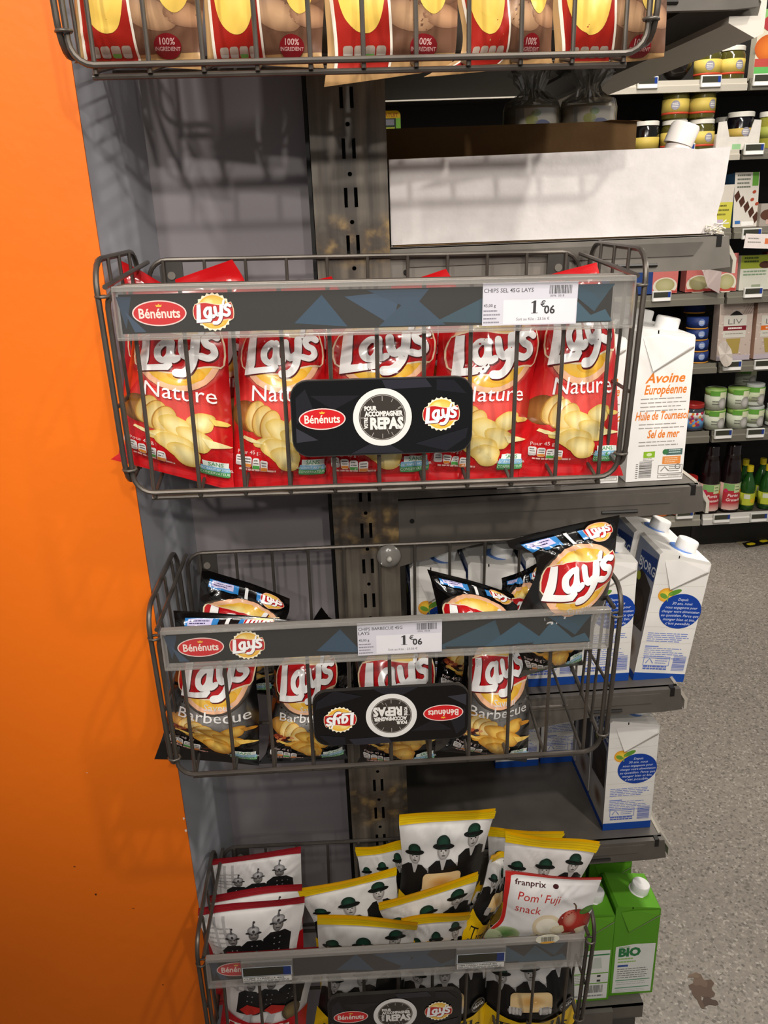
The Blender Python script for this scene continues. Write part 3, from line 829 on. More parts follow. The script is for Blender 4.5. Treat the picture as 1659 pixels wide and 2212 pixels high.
pz0 = 1.4058-.006-.0471*28
po = slotted(-.0395, .0392, pz0, 1.75, 0).build('end_post', 'grimy_steel', gon, origin=GO)
g = G(); g.box((-.0385, .03, .03), (.0382, .058, 1.8), '#0b0a09'); g.build('slot_shade', 'paint', gon, origin=GO)  # near-black filler, its colour gives the slots and holes their inner shade
g = G(); g.box((-.0445, .02, 0), (-.0405, .075, 1.8), '#060505'); g.build('gap_shade', 'paint', gon, origin=GO)  # black strip stands in for the shade in the gap left of the post
g = G(); g.box((.0, .062, .05), (.0385, .98, 1.75), '#1b1917'); g.build('spine_panel', 'paint', gon, origin=GO)
LEV = {'A': 1.535, 'B': 1.283, 'C': .992, 'D': .703, 'E': .446, 'F': .105}
for k, z in LEV.items():
    g = G(); g.box((.0395, .012, z-.004), (.412, 1.0, z), GREY); g.box((.0395, .012, z-.03), (.412, .014, z), GREY)
    sh = g.build('shelf', 'metal_paint', gon, origin=GO)
    g = G()
    if k != 'F':
        g.prism([(.0395, z-.001), (.414, z-.001), (.419, z-.034), (.395, z-.036), (.30, z-.036), (.13, z-.062), (.0395, z-.085)], 1, .004, .012, GREYL if k == 'B' else GREY)
        g.prism([(.06, z-.006), (.385, z-.006), (.375, z-.02), (.06, z-.02)], 1, .0025, .004, GREY)
        g.box((.40, .0035, z-.012), (.406, .0125, z+.001), '#1a1816')
        g.tube([(.29, .003, z-.028), (.335, .003, z-.0285)], .0022, '#1f1c1a', 6); g.lathe([(.0028, 0), (.0028, .002)], '#151311', 12, (.056, .004, z-.025), 'y')
    else:
        g.box((.0395, .004, .0), (.36, .03, z-.002), GREY); g.box((.0395, .03, 0), (.36, 1.0, .02), '#2a2825')
    o = g.build('bracket', 'metal_paint', sh)
    o.data.transform(Matrix.Translation((-GO[0], -GO[1], -GO[2])))
    if k != 'F':
        g = G(); g.prism([(.412, z+.003), (.431, z-.026), (.431, z-.042), (.427, z-.042), (.427, z-.028), (.409, z+.001)] if k != 'A' else [(.412, z+.003), (.433, z-.026), (.433, z-.056), (.424, z-.060), (.395, z-.046), (.395, z-.040), (.425, z-.040), (.427, z-.028), (.409, z+.001)], 1, .016, 1.0, '#b9b2a6' if k != 'A' else '#d5cfc5')
        o = g.build('price_rail', 'plastic', sh); o.data.transform(Matrix.Translation((-GO[0], -GO[1], -GO[2])))
    else:
        g = G(); g.box((.34, .01, .006), (.40, .9, z-.03), '#3a3733'); o = g.build('plinth', 'metal_paint', sh); o.data.transform(Matrix.Translation((-GO[0], -GO[1], -GO[2])))
p = at(840, 1203, -.012)
sc = thing('suction_cup', 'clear round plastic suction cup stuck on the slotted grey post', 'suction cup', tuple(p))
g = G(); g.lathe([(.0148, -.004), (.0142, -.001), (.010, .001), (.004, .004), (.0035, .004)], '#aaa', 28, (0, 0, 0), 'y'); g.build('disc', 'clear_edge', sc, True)
g = G(); g.lathe([(.0032, .003), (.0032, .009), (.0018, .0105)], '#b9b6ae', 12, (0, 0, 0), 'y'); g.build('peg', 'plastic', sc, True)

# ------------------------------------------------------------------ wire baskets
WC = '#5d5751'


def arc(c, r, a0, a1, n=5): return [(c[0]+r*math.cos(math.radians(a0+(a1-a0)*k/n)), c[1]+r*math.sin(math.radians(a0+(a1-a0)*k/n))) for k in range(n+1)]


def rounded(x0, z0, x1, z1, r): return arc((x1-r, z0+r), r, -90, 0)+arc((x1-r, z1-r), r, 0, 90)+arc((x0+r, z1-r), r, 90, 180)+arc((x0+r, z0+r), r, 180, 270)


BD = .168


def basket(label, cx, z0, zs, roll):
    """z0 height of its bottom, zs height of its front rail"""
    H = zs-z0; t = thing('wire_basket', label, 'wire basket', (cx-H*math.sin(roll), 0, zs-H*math.cos(roll)), 'wire baskets hooked on the slotted post', (0, roll, 0))
    f = G(); f.tube([(x*(.985+.015*z/H), -BD-.003, z) for x, z in rounded(-.236, .006, .236, H, .018)], .0026, WC, closed=True)
    for i in range(11):
        x = -.2155+.0431*i; f.tube([(x, -BD, H), (x, -BD, 0)], .002, WC)
    f.build('front_grid', 'wire', t, 'auto')
    b = G(); b.tube([(x, -.004, z) for x, z in rounded(-.232, .034, .232, H+.012, .02)], .0025, WC, closed=True)
    for i in range(11):
        x = -.2155+.0431*i; b.tube([(x, -.008, H+.012), (x, -.008, .03)], .0018, WC)
    b.build('back_grid', 'wire', t, 'auto')
    fl_ = G(); fl_.tube([(-.219, -BD+.004, -.0015), (.219, -BD+.004, -.0015)], .0024, WC); fl_.tube([(-.219, -.01, .0285), (.219, -.01, .0285)], .0024, WC); fl_.tube([(-.219, -.09, .0115), (.219, -.09, .0115)], .0022, WC)
    for i in range(11):
        x = -.2155+.0431*i; fl_.tube([(x, -BD+.002, .002), (x, -.006, .0325)], .0018, WC)
    fl_.build('floor_grid', 'wire', t, 'auto')
    for s in (-1, 1):
        g = G(); X = s*.2385
        g.tube([(s*(.2375+.005*z/H), y, z+.03*max(0, 1+y/BD)*max(0, 1-z/H)) for y, z in rounded(-BD-.006, .012, -.006, H+.022, .026)], .0027, WC, closed=True)
        for q in (.25, .5, .75):
            y = -.006-(BD)*q; g.tube([(s*.2405, y, H+.022), (s*.235, y, .012+.03*(1+y/BD))], .0018, WC)
        g.tube([(s*.236, -BD-.003, H), (s*.232, -.004, H+.01)], .0024, WC)
        g.tube([(X, -BD-.004, .09), (X, -.006, .09)], .0018, WC)
        g.build('side_grid', 'wire', t, 'auto')
        for zz in (H-.008, .03):
            c = G(); c.tube([(s*(.234+.005*zz/H)+.0062*math.cos(q*PI/4), -BD-.004+.0055*math.sin(q*PI/4), zz+s*0) for q in range(8)], .0014, '#6b655e', 6, True); c.build('clip_ring', 'wire', t, True)
        pl = G(); pl.prism([(s*.196, H-.016), (s*.218, H-.016), (s*.220, H-.012), (s*.220, H+.006), (s*.214, H+.010), (s*.196, H+.010)], 1, -.0055, -.0025, '#3a3734')
        pl.lathe([(.0042, .0), (.0042, .0012)], '#6f6a63', 14, (s*.208, -.0055, H-.004), 'y')
        pl.build('mounting_plate', 'metal_paint', t)
    return t


BK = {1: (.012, 1.433, 1.628, .006), 2: (.014, 1.069, 1.265, .020), 3: (.014, .744, .929, .0151), 4: (.011, .308, .4795, .0311)}
BN = {1: 'grey wire basket of kraft crisp bags, topmost and cut by the picture top', 2: 'dark wire basket full of upright red crisp bags', 3: 'dark wire basket half full of black crisp bags',
      4: 'dark wire basket, lowest, packed with yellow topped and red topped crisp bags'}
for k in BK: basket(BN[k], *BK[k])


OFF = {1: (0, 0), 2: (.0015, 0), 3: (-.0005, .004), 4: (-.002, .0075)}


def local(k, x, y, z):
    """point given in a basket's own directions"""
    cx, z0, zs, ro = BK[k]; c, s = math.cos(ro), math.sin(ro); x += OFF[k][0]; z += OFF[k][1]; return (cx+x*c+z*s, y, zs-x*s+z*c)


def plate_art(a, g, step=.00012):
    return a.onto(g, lambda x, y, h: (x, -h, y), step)


def strip(k, label):
    cx, z0, zs, ro = BK[k]; p = local(k, 0, -BD-.009, 0)
    t = thing('label_holder', label, 'label holder', p, 'clear label holders on the basket fronts', (0, ro, 0))
    hw = .2288; h = .0437
    a = Art(); a.rect(-hw+.003, -h+.004, hw-.018, -.006, '#211f1d'); a.up()
    R = random.Random(k)
    tr = [((-.228, -.008), (-.222, -.036), (-.215, -.008), '#303f50'), ((-.215, -.0385), (-.205, -.0385), (-.222, -.02), '#3a4c60'), ((-.075, -.034), (-.028, -.038), (-.05, -.01), '#2b465c'), ((-.03, -.012), (.012, -.038), (.02, -.008), '#344a60'),
          ((-.01, -.007), (.045, -.007), (.03, -.025), '#304458'), ((.0, -.0385), (.06, -.0385), (.03, -.012), '#2d4458'), ((.05, -.036), (.11, -.008), (.12, -.0385), '#2f4a58'), ((.10, -.0385), (.165, -.036), (.135, -.012), '#345468'), ((.165, -.007), (.21, -.008), (.195, -.03), '#2d4858')]
    for q in tr: a.poly(q[:3], q[3]); a.up()
    a.poly([(.15, -.0385), (.212, -.0385), (.205, -.028), (.192, -.033), (.17, -.012)], '#365566'); a.poly([(.175, -.006), (.2125, -.006), (.200, -.020), (.19, -.012)], '#2d4552'); a.up()
    a.sub(OVAL, -.192 if k != 4 else -.195, -.0225, .047); a.up(); a.sub(STAR_LOGO, -.145, -.0225, .032) if k != 4 else None
    g = G(); g.box((-hw, 0, -h), (hw, .0012, 0), '#6a6763')
    g.build('back_plate', 'clear_edge', t)
    g = G(); plate_art(a, g, .00006); g.build('brand_card', 'card_dull', t)
    g = G(); g.box((-hw, -.0062, -h), (hw, -.0054, -.001), '#fff'); g.build('front_window', 'clear', t)
    for z1, z2 in ((-.0034, .0012), (-h-.0012, -h+.0014)):
        g = G(); g.box((-hw-.0004, -.0068, z1), (hw+.0004, .0015, z2), '#8d8780', .0004); g.build('edge_lip', 'clear_edge', t)
    for s in (-1, 1):
        g = G(); g.box((s*hw-.0008, -.0064, -h), (s*hw+.0008, .0012, 0), '#8d8780'); g.build('end_cap', 'clear_edge', t)
    return t


strip(2, 'clear label holder with dark blue card over the red crisp bags'); strip(3, 'clear label holder with dark blue card over the black crisp bags'); strip(4, 'clear label holder on the lowest basket carrying two electronic tags')


def price(k, x0, w, z0, h, name, lines_):
    p = local(k, x0, -BD-.0125, z0); t = thing('price_label', name, 'price label', p, 'paper price labels in the holders', (0, BK[k][3], 0))
    a = Art(); a.rect(0, 0, w, h, '#d9d7e2'); a.up(); a.rect(w*.22, h*.03, w*.99, h*.60, '#eceaf0'); a.up()
    for i, s in enumerate(lines_): a.text(s, w*.012, h*(.775-.13*i), h*.135, '#3f3d46', 'l', .004, width=w*(.52 if len(s) > 5 else .13))
    a.barcode(w*.70, h*.72, w*.94, h*.92, '#2d2b30'); a.text('0096  0018', w*.71, h*.65, h*.075, '#4a4850', 'l')
    a.poly([(w*.535, h*.27), (w*.565, h*.27), (w*.565, h*.57), (w*.548, h*.57), (w*.515, h*.53), (w*.515, h*.505), (w*.535, h*.52)], '#1d1b22'); a.rect(w*.515, h*.27, w*.585, h*.285, '#1d1b22'); a.text('€', w*.61, h*.42, h*.2, '#1d1b22', 'l', .01); a.text('06', w*.65, h*.26, h*.27, '#1d1b22', 'l', .015)
    a.text('Soit au Kilo : 23.56 €', w*.36, h*.11, h*.095, '#4a4852', 'l'); a.text('45,00 g', w*.012, h*.44, h*.1, '#4a4852', 'l', .005); a.lines(w*.012, h*.33, w*.2, 4, h*.09, h*.035, '#8d8a98', 2)
    g = G(); g.box((0, .0001, 0), (w, .0004, h), '#d9d7e2'); plate_art(a, g, .00005); g.build('printed_paper', 'card', t)


price(2, .0925, .0855, -.0400, .0372, 'white paper price label reading 1 euro 06 in the red bags holder', ['CHIPS SEL 45G LAYS'])
price(3, -.0325, .087, -.0400, .0372, 'white paper price label reading 1 euro 06 in the black bags holder', ['CHIPS BARBECUE 45G', 'LAYS'])


def sign(k, label, x, z, flip, w=.168, h=.072):
    p = local(k, x, -BD-.012, z); t = thing('sign_plate', label, 'sign', p, 'black oval-cornered signs on the baskets', (0, BK[k][3]+(PI if flip else 0), 0))
    g = G(); P = rounded(-w/2, -h/2, w/2, h/2, .016)[::1]
    g.prism(P, 1, -.0022, .0022, '#2f2d2b'); g.build('backing', 'plastic', t)
    a = Art(); a.rrect(-w/2+.0008, -h/2+.0008, w/2-.0008, h/2-.0008, .0155, '#0b0b0d'); a.up()
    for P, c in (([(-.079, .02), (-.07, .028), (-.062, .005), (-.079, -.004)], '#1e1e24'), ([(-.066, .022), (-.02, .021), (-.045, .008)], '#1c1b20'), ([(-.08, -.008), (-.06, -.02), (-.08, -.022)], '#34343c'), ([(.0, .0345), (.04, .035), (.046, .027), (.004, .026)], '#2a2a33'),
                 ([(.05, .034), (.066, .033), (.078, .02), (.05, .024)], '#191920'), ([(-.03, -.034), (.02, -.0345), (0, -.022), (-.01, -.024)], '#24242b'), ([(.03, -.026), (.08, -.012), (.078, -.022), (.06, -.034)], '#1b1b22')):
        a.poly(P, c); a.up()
    a.sub(OVAL, -.0555, 0, .043)
    a.ell(0, 0, .0272, .0272, '#e9e7e4', n=48); a.up(); a.ell(0, 0, .0218, .0218, '#3b3632', n=48); a.up(); a.ring(0, 0, .0212, .0212, .0006, '#a7a29c', 48)
    for q in range(12):
        an = q*PI/6; r0 = .0165 if q % 3 else .0155; a.stroke([(r0*math.cos(an), r0*math.sin(an)), (.02*math.cos(an), .02*math.sin(an))], .0005, '#b5b0aa', cap=False, sm=False)
    a.stroke([(.0, 0), (.0185, .0095)], .0004, '#b5b0aa', sm=False); a.stroke([(.0, 0), (.006, -.016)], .0004, '#b5b0aa', sm=False)
    a.up(); W_ = '#ece9e5'
    a.text('POUR', -.0165, .0068, .0056, W_, 'l', .03, width=.0115); a.text('ACCOMPAGNER', -.0165, .0014, .0063, W_, 'l', .03, width=.0355)
    a.text('VOTRE', -.0138, -.0105, .0044, W_, 'l', .03, rot=PI/2, width=.0108); a.text('REPAS', -.0115, -.0105, .0145, W_, 'l', .03, width=.031)
    a.up(); a.sub(STAR_LOGO, .0545, .0015, .031)
    g = G(); a.onto(g, lambda x, y, h_: (x, -.0022-h_, y), .00006); g.build('printed_face', 'gloss', t)


sign(2, 'black sign with clock and red oval logo at its left, on the red bags basket', .0015, -.1205, False)
sign(3, 'black sign hung upside down on the black bags basket', .0005, -.1135, True, .166, .068)
sign(4, 'black sign on the lowest basket, cut by the picture bottom', -.003, -.108, False)


def esl(k, x, z, label, txt):
    p = local(k, x, -BD-.0175, z); t = thing('electronic_price_tag', label, 'electronic price tag', p, 'electronic tags on the lowest basket', (0, BK[k][3], 0))
    g = G(); g.box((0, 0, 0), (.062, .006, .033), '#9b978f', .0015); g.build('case', 'clear_edge', t)
    a = Art(); a.rect(.0015, .0095, .0605, .0245, '#c4cdd8'); a.up(); a.rect(.0025, .0105, .0596, .0238, '#2b2c22'); a.up(); a.rect(.0505, .0105, .0596, .0238, '#1c3573')
    g = G(); plate_art(a, g); g.build('screen', 'gloss', t)
    a = Art(); a.rect(.002, .0005, .060, .0085, '#dddbd6'); a.up(); a.text(txt, .003, .0052, .0032, '#444', 'l', .01, width=.048); a.lines(.003, .003, .058, 2, .0018, .0009, '#777', 3, .1)
    g = G(); plate_art(a, g); g.build('paper_slip', 'card', t)


esl(4, -.1885, -.0365, 'electronic tag with dark screen clipped below the red topped bags', 'CHIPS TYRRELLS 40G'); esl(4, .0705, -.0355, 'electronic tag with dark screen near the right end of the lowest holder', 'CHIPS TYRRELLS CHEDDAR 40G')
p = at(1183, 2029, -BD-.022); g = G(); a = Art(); a.ell(0, 0, .0145, .0068, '#e9e6d2'); a.up(); a.barcode(-.008, -.003, .008, .004, '#4a463a'); a.ell(0, -.0048, .009, .0016, '#e2a63a')
g.lathe([(.0145, 0), (.0145, .0004)], '#e9e6d2', 24, (0, 0, 0), 'y'); g.v = [(v[0], v[1]+.0006, v[2]*.47) for v in g.v]; plate_art(a, g)
o = g.build('barcode_sticker', 'card'); o.location = p; tag(o, 'oval barcode sticker peeling off the lowest label holder', 'sticker')

# ------------------------------------------------------------------ crisp bags


def R4(bl, br, tr, tl, yb, yt, mids=()):
    r = [(0, (*bl, yb), (*br, yb)), (1, (*tl, yt), (*tr, yt))]
    for v, l, rr in mids:
        Y = yb+(yt-yb)*v; r.append((v, (*l, Y), (*rr, Y)))
    return r


RG = 'red crisp bags in the second basket'
bag('red', 'red crisp bag at the left end, front row, pale word Nature fully shown', R4((240, 992), (508, 1062), (500, 625), (285, 630), -.14, -.10, [(.075, (268, 968), (504, 1034)), (.3, (262, 890), (503, 935)), (.72, (285, 745), (492, 745))]), .026, 1, 1.1, RG)
bag('red', 'second red crisp bag from the left, half behind the black sign', R4((482, 1063), (706, 1052), (700, 628), (520, 628), -.130, -.095, [(.1, (500, 1000), (706, 1010)), (.5, (507, 835), (706, 835)), (.75, (517, 735), (700, 735))]), .026, 2, 1.1, RG)
bag('red', 'middle red crisp bag, mostly behind the black sign', R4((705, 1050), (930, 1046), (940, 640), (712, 640), -.135, -.095, [(.4, (702, 875), (930, 870)), (.72, (705, 745), (945, 735))]), .026, 3, 1.4, RG)
bag('red', 'fourth red crisp bag from the left, bright streak across its yellow sun', R4((920, 1040), (1135, 1040), (1165, 625), (950, 625), -.135, -.095, [(.1, (925, 995), (1130, 1000)), (.5, (940, 840), (1148, 835)), (.75, (947, 735), (1166, 725))]), .027, 4, 1.3, RG)
bag('red', 'red crisp bag at the right end of the basket', R4((1120, 1030), (1348, 1028), (1290, 566), (1165, 600), -.135, -.085, [(.08, (1126, 990), (1336, 990)), (.4, (1135, 868), (1334, 862)), (.7, (1165, 725), (1325, 705)), (.9, (1168, 640), (1300, 610))]), .026, 5, 1.0, RG)
for i, (tl, tr, lab) in enumerate((((262, 563), (352, 612), 'pointed red bag top in the back left corner of the basket'), ((378, 604), (502, 560), 'red bag top with glossy raised corner behind the left end of the holder'), ((505, 616), (590, 613), 'low red bag top just showing behind the holder'),
                                   ((600, 626), (716, 597), 'small red bag corner showing left of the post'), ((845, 618), (964, 581), 'red bag corner rising right of the post'))):
    bl = (tl[0]-5+i*3, 985); br = (tl[0]+185+i*3, 985)
    bag('red', lab, [(0, (*bl, -.06), (*br, -.06)), (.62, (tl[0]+8, 760, -.05), (tl[0]+175, 760, -.05)), (.9, (tl[0]+5, tl[1]+48, -.045), (tr[0]+28, tr[1]+52, -.045)), (1, (*tl, -.045), (*tr, -.045))], .014, 20+i, .8, RG)
BG = 'black barbecue crisp bags in the third basket'
bag('black', 'black barbecue crisp bag at the left end of the front row', R4((334, 1638), (560, 1653), (628, 1338), (375, 1318), -.140, -.105, [(.1, (352, 1588), (560, 1632)), (.4, (362, 1540), (560, 1545)), (.68, (380, 1450), (556, 1440)), (.92, (378, 1345), (600, 1350))]), .024, 41, 1.2, BG)
bag('black', 'black barbecue crisp bag, second from the left, half behind the upside-down sign', R4((556, 1650), (752, 1640), (735, 1352), (590, 1356), -.135, -.10, [(.1, (575, 1625), (745, 1620)), (.45, (586, 1540), (736, 1530)), (.7, (592, 1450), (730, 1440))]), .024, 42, 1.2, BG)
bag('black', 'black barbecue crisp bag behind the middle of the upside-down sign', R4((768, 1655), (944, 1650), (938, 1340), (765, 1345), -.135, -.10, [(.1, (778, 1632), (940, 1630)), (.5, (765, 1520), (945, 1515)), (.72, (763, 1440), (940, 1430))]), .024, 43, 1.0, BG)
bag('black', 'black barbecue crisp bag at the right end of the front row, with gold streaks', R4((948, 1622), (1136, 1645), (1125, 1335), (990, 1345), -.135, -.10, [(.1, (968, 1605), (1140, 1625)), (.45, (988, 1520), (1143, 1515)), (.72, (1003, 1425), (1136, 1415))]), .024, 44, 1.3, BG)
bag('black', 'big black barbecue bag standing out at the right above the holder', [(0, (1120, 1462, -.135), (1262, 1436, -.135)), (.1, (1130, 1436, -.145), (1256, 1414, -.145)), (.25, (1112, 1385, -.145), (1275, 1372, -.145)), (.46, (1122, 1318, -.152), (1308, 1298, -.152)), (.68, (1156, 1245, -.155), (1326, 1213, -.155)), (.86, (1150, 1196, -.155), (1332, 1158, -.155)), (.94, (1104, 1184, -.155), (1335, 1132, -.155)), (1, (1093, 1168, -.155), (1338, 1113, -.155))], .024, 45, 1.2, BG)
bag('black', 'tilted black barbecue bag in front of the milk cartons, logo half hidden', [(0, (940, 1500, -.08), (1100, 1500, -.08)), (.55, (948, 1345, -.07), (1112, 1385, -.07)), (.88, (932, 1258, -.065), (1118, 1306, -.065)), (1, (922, 1228, -.065), (1108, 1283, -.065))], .02, 46, 1.4, BG)
bag('black', 'crumpled black bag top with pale sticker between the two right bags', [(0, (1030, 1440, -.06), (1180, 1430, -.06)), (.6, (1075, 1325, -.055), (1175, 1310, -.055)), (.88, (1085, 1268, -.055), (1175, 1245, -.055)), (1, (1084, 1250, -.055), (1180, 1210, -.055))], .012, 47, 1.6, BG)
bag('black', 'black barbecue bag slumped against the back at the left', [(0, (420, 1500, -.06), (590, 1500, -.06)), (.55, (428, 1338, -.055), (600, 1385, -.055)), (.86, (432, 1268, -.05), (624, 1322, -.05)), (1, (437, 1226, -.05), (626, 1292, -.05))], .02, 48, 1.4, BG)
bag('black', 'small black bag corner poking up left of the post', [(0, (640, 1520, -.08), (760, 1520, -.08)), (.7, (655, 1400, -.07), (765, 1395, -.07)), (.95, (678, 1338, -.065), (745, 1350, -.065)), (1, (694, 1314, -.065), (712, 1336, -.065))], .010, 49, 1.2, BG, art=False)

CG = 'red topped crisp bags in the lowest basket'
FB = dict(group=CG)
bag('chilli', 'red topped bag with firemen, rearmost of its stack', R4((470, 2010), (655, 1995), (650, 1831), (457, 1855), -.035, -.025, [(.86, (458, 1878), (650, 1855))]), .015, 61, 1., **FB)
bag('chilli', 'red topped bag, middle of its stack, only its top edge showing', R4((455, 2090), (655, 2075), (653, 1909), (448, 1933), -.07, -.06, [(.85, (450, 1965), (652, 1935))]), .015, 62, .8, **FB)
bag('chilli', 'red topped bag with three firemen, foremost at the upper left', R4((470, 2170), (650, 2150), (658, 1934), (428, 1964), -.10, -.09, [(.86, (430, 1992), (657, 1962)), (.5, (462, 2065), (640, 2055))]), .017, 63, 1.1, **FB)
bag('chilli', 'red topped bag upright behind the holder, lower left, cut by the picture bottom', R4((470, 2262), (655, 2258), (700, 2048), (490, 2054), -.140, -.12, [(.5, (486, 2155), (665, 2150))]), .022, 64, 1.1, **FB)
TG = 'yellow topped crisp bags in the lowest basket'
TB = dict(group=TG)
bag('cheddar', 'tall yellow topped bag with three ladies, highest in the basket', [(0, (850, 2040, -.07), (1025, 2020, -.07)), (.35, (862, 1945, -.065), (1030, 1925, -.065)), (.7, (868, 1850, -.06), (1048, 1825, -.06)), (.94, (862, 1780, -.06), (1066, 1762, -.06)), (1, (863, 1763, -.06), (1070, 1744, -.06))], .022, 71, .8, **TB)
bag('cheddar', 'yellow topped bag half hidden left of the tallest bag', R4((790, 1990), (900, 1985), (870, 1817), (767, 1833), -.03, -.025, [(.85, (775, 1865), (880, 1850))]), .012, 72, .8, **TB)
bag('cheddar', 'yellow topped bag lying slanted left of centre', [(0, (690, 2090, -.07), (870, 2060, -.07)), (.6, (680, 1998, -.065), (862, 1970, -.065)), (.88, (655, 1948, -.06), (856, 1900, -.06)), (1, (643, 1922, -.06), (857, 1875, -.06))], .017, 73, 1., **TB)
bag('cheddar', 'yellow topped bag slanting up in front of the tallest bag', [(0, (860, 2100, -.075), (1020, 2060, -.075)), (.6, (845, 2010, -.088), (1015, 1960, -.088)), (.88, (822, 1972, -.094), (1028, 1912, -.094)), (1, (817, 1950, -.095), (1033, 1884, -.095))], .011, 74, 1., **TB)
bag('cheddar', 'small corner of a yellow topped bag behind the slanting one', R4((965, 2050), (1060, 2040), (1046, 1914), (985, 1926), -.075, -.07), .01, 75, .8, **TB)
bag('cheddar', 'yellow topped bag in front, upright just above the holder', R4((700, 2200), (880, 2200), (903, 1990), (685, 1978), -.09, -.138, [(.85, (686, 2012), (895, 2020))]), .012, 76, .8, **TB)
bag('cheddar', 'yellow topped bag in front, next to the snack bag on its left', R4((880, 2180), (1020, 2170), (1016, 1966), (866, 1986), -.085, -.122, [(.85, (880, 2015), (1008, 1998))]), .009, 77, .8, **TB)
bag('cheddar', 'yellow bag standing edgewise left of the snack bag', [(0, (1000, 2120, -.12), (1068, 2120, -.10)), (.25, (1000, 2020, -.115), (1050, 2010, -.10)), (.6, (1040, 1925, -.10), (1088, 1915, -.085)), (1, (1060, 1845, -.09), (1092, 1840, -.075))], .012, 78, 1.2, **TB)
bag('cheddar', 'yellow topped bag leaning at the right above the snack bag', R4((1085, 2070), (1235, 2070), (1297, 1821), (1092, 1796), -.115, -.125, [(.88, (1090, 1832), (1278, 1855)), (.5, (1086, 1930), (1240, 1935))]), .012, 79, .8, **TB)
bag('cheddar', 'yellow topped bag at the back right, only its top edge clear', R4((1060, 1995), (1215, 1995), (1219, 1798), (1053, 1787), -.03, -.025, [(.85, (1055, 1825), (1212, 1830))]), .012, 80, .8, **TB)
bag('cheddar', 'yellow crisp bag upright at the lower right behind the holder, big black word showing', R4((1035, 2262), (1238, 2250), (1236, 2020), (1052, 2030), -.140, -.12, [(.5, (1048, 2150), (1240, 2140))]), .022, 81, 1., **TB)
bag('cheddar', 'yellow crisp bag right of the lowest sign, its word half hidden', R4((880, 2262), (1046, 2258), (1045, 2030), (880, 2034), -.137, -.12, [(.5, (872, 2150), (1050, 2145))]), .022, 82, 1., **TB)
bag('cheddar', 'yellow crisp bag left of the lowest sign, creased and turned', R4((672, 2262), (860, 2268), (880, 2036), (705, 2040), -.137, -.12, [(.5, (690, 2160), (870, 2150))]), .022, 83, 1.6, **TB)
bag('apple', 'white and red apple snack bag at the right of the lowest basket', [(0, (1035, 2050, -.140), (1262, 2060, -.140)), (.2, (1050, 2015, -.150), (1262, 2022, -.150)), (.36, (1080, 1985, -.155), (1270, 2000, -.155)), (.7, (1088, 1930, -.158), (1283, 1945, -.158)), (.94, (1092, 1894, -.158), (1297, 1906, -.158)), (1, (1093, 1884, -.158), (1300, 1896, -.158))], .012, 90, .8, None, 'snack_bag', 'bag of apple snack')
KG = 'kraft coloured crisp bags in the topmost basket'
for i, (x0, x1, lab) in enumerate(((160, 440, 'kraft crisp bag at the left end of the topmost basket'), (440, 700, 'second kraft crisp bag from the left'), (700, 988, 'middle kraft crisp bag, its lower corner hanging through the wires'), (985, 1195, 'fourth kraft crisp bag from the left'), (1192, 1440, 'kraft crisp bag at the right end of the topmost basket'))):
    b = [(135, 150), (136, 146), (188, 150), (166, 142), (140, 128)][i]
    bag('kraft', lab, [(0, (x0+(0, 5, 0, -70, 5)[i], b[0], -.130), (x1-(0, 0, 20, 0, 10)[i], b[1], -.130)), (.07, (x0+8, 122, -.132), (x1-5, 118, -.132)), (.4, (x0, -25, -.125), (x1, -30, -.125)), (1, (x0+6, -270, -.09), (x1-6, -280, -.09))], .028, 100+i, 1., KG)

# ------------------------------------------------------------------ cartons
CW, CD = .072, .070


def carton(name, label, loc, front, left, base, hl=.197, hr=.177, cap='#f0efed', rng=None, top='#ece9e5', group=None, rot=(0, 0, 0), fin=True, w=CW, captex=None):
    t = thing(name, label, 'carton', loc, group, rot)
    g = G(); P = [(0, 0), (w, 0), (w, hr), (w*.97, hr+.003), (w*.05, hl), (0, hl-.004)]
    g.prism(P, 1, 0, CD, base)
    if front: front.onto(g, lambda x, y, h: (x*w, -h, y*w), .00007)
    if left: left.onto(g, lambda x, y, h: (-h, CD-x*w, y*w), .00007)
    g.build('body', 'card', t)
    sl = (hr-hl)/(w*.92)
    f = G(); f.box((0, 0, 0), (.0016, CD, .004), top); f.v = [(v[0]+w*.36, v[1], v[2]+hl-.003+sl*w*.33) for v in f.v]
    zt = hl+sl*w*.4
    # folded ear on the near face and the seam fin over the top
    f.add([(w*.12, -.0006, hl-.012), (w*.42, -.0012, zt-.004), (w*.98, -.0004, hr-.001), (w*.95, -.0016, hr-.010), (w*.32, -.0022, hl-.052)], [(0, 4, 1), (1, 4, 3), (1, 3, 2)], top)
    f.add([(w*.98, -.0019, hr-.010), (w*.32, -.0026, hl-.053), (w*.32, -.0018, hl-.0545), (w*.98, -.0014, hr-.0125)], [(0, 1, 2, 3)], '#a39c93')
    f.build('folded_top', 'card', t)
    c = G(); pr = [(.0165, -.002), (.0165, .001), (.0142, .0012), (.0142, .0135), (.0132, .015), (.0115, .0152)]
    c.lathe(pr, cap, 28)
    M = Matrix.Translation((w*.68, CD*.5, hl+sl*w*.63+.001)) @ Matrix.Rotation(-math.atan(sl), 4, 'Y')
    c.v = [tuple(M @ Vector(v)) for v in c.v]
    c.build('screw_cap', 'plastic', t, 'auto')
    if rng:
        c = G(); c.lathe([(.021, -.0004), (.021, .0007), (.016, .0012)], rng, 28); c.v = [tuple(M @ Vector(v)) for v in c.v]; c.build('cap_print', 'card', t, 'auto')
    return t


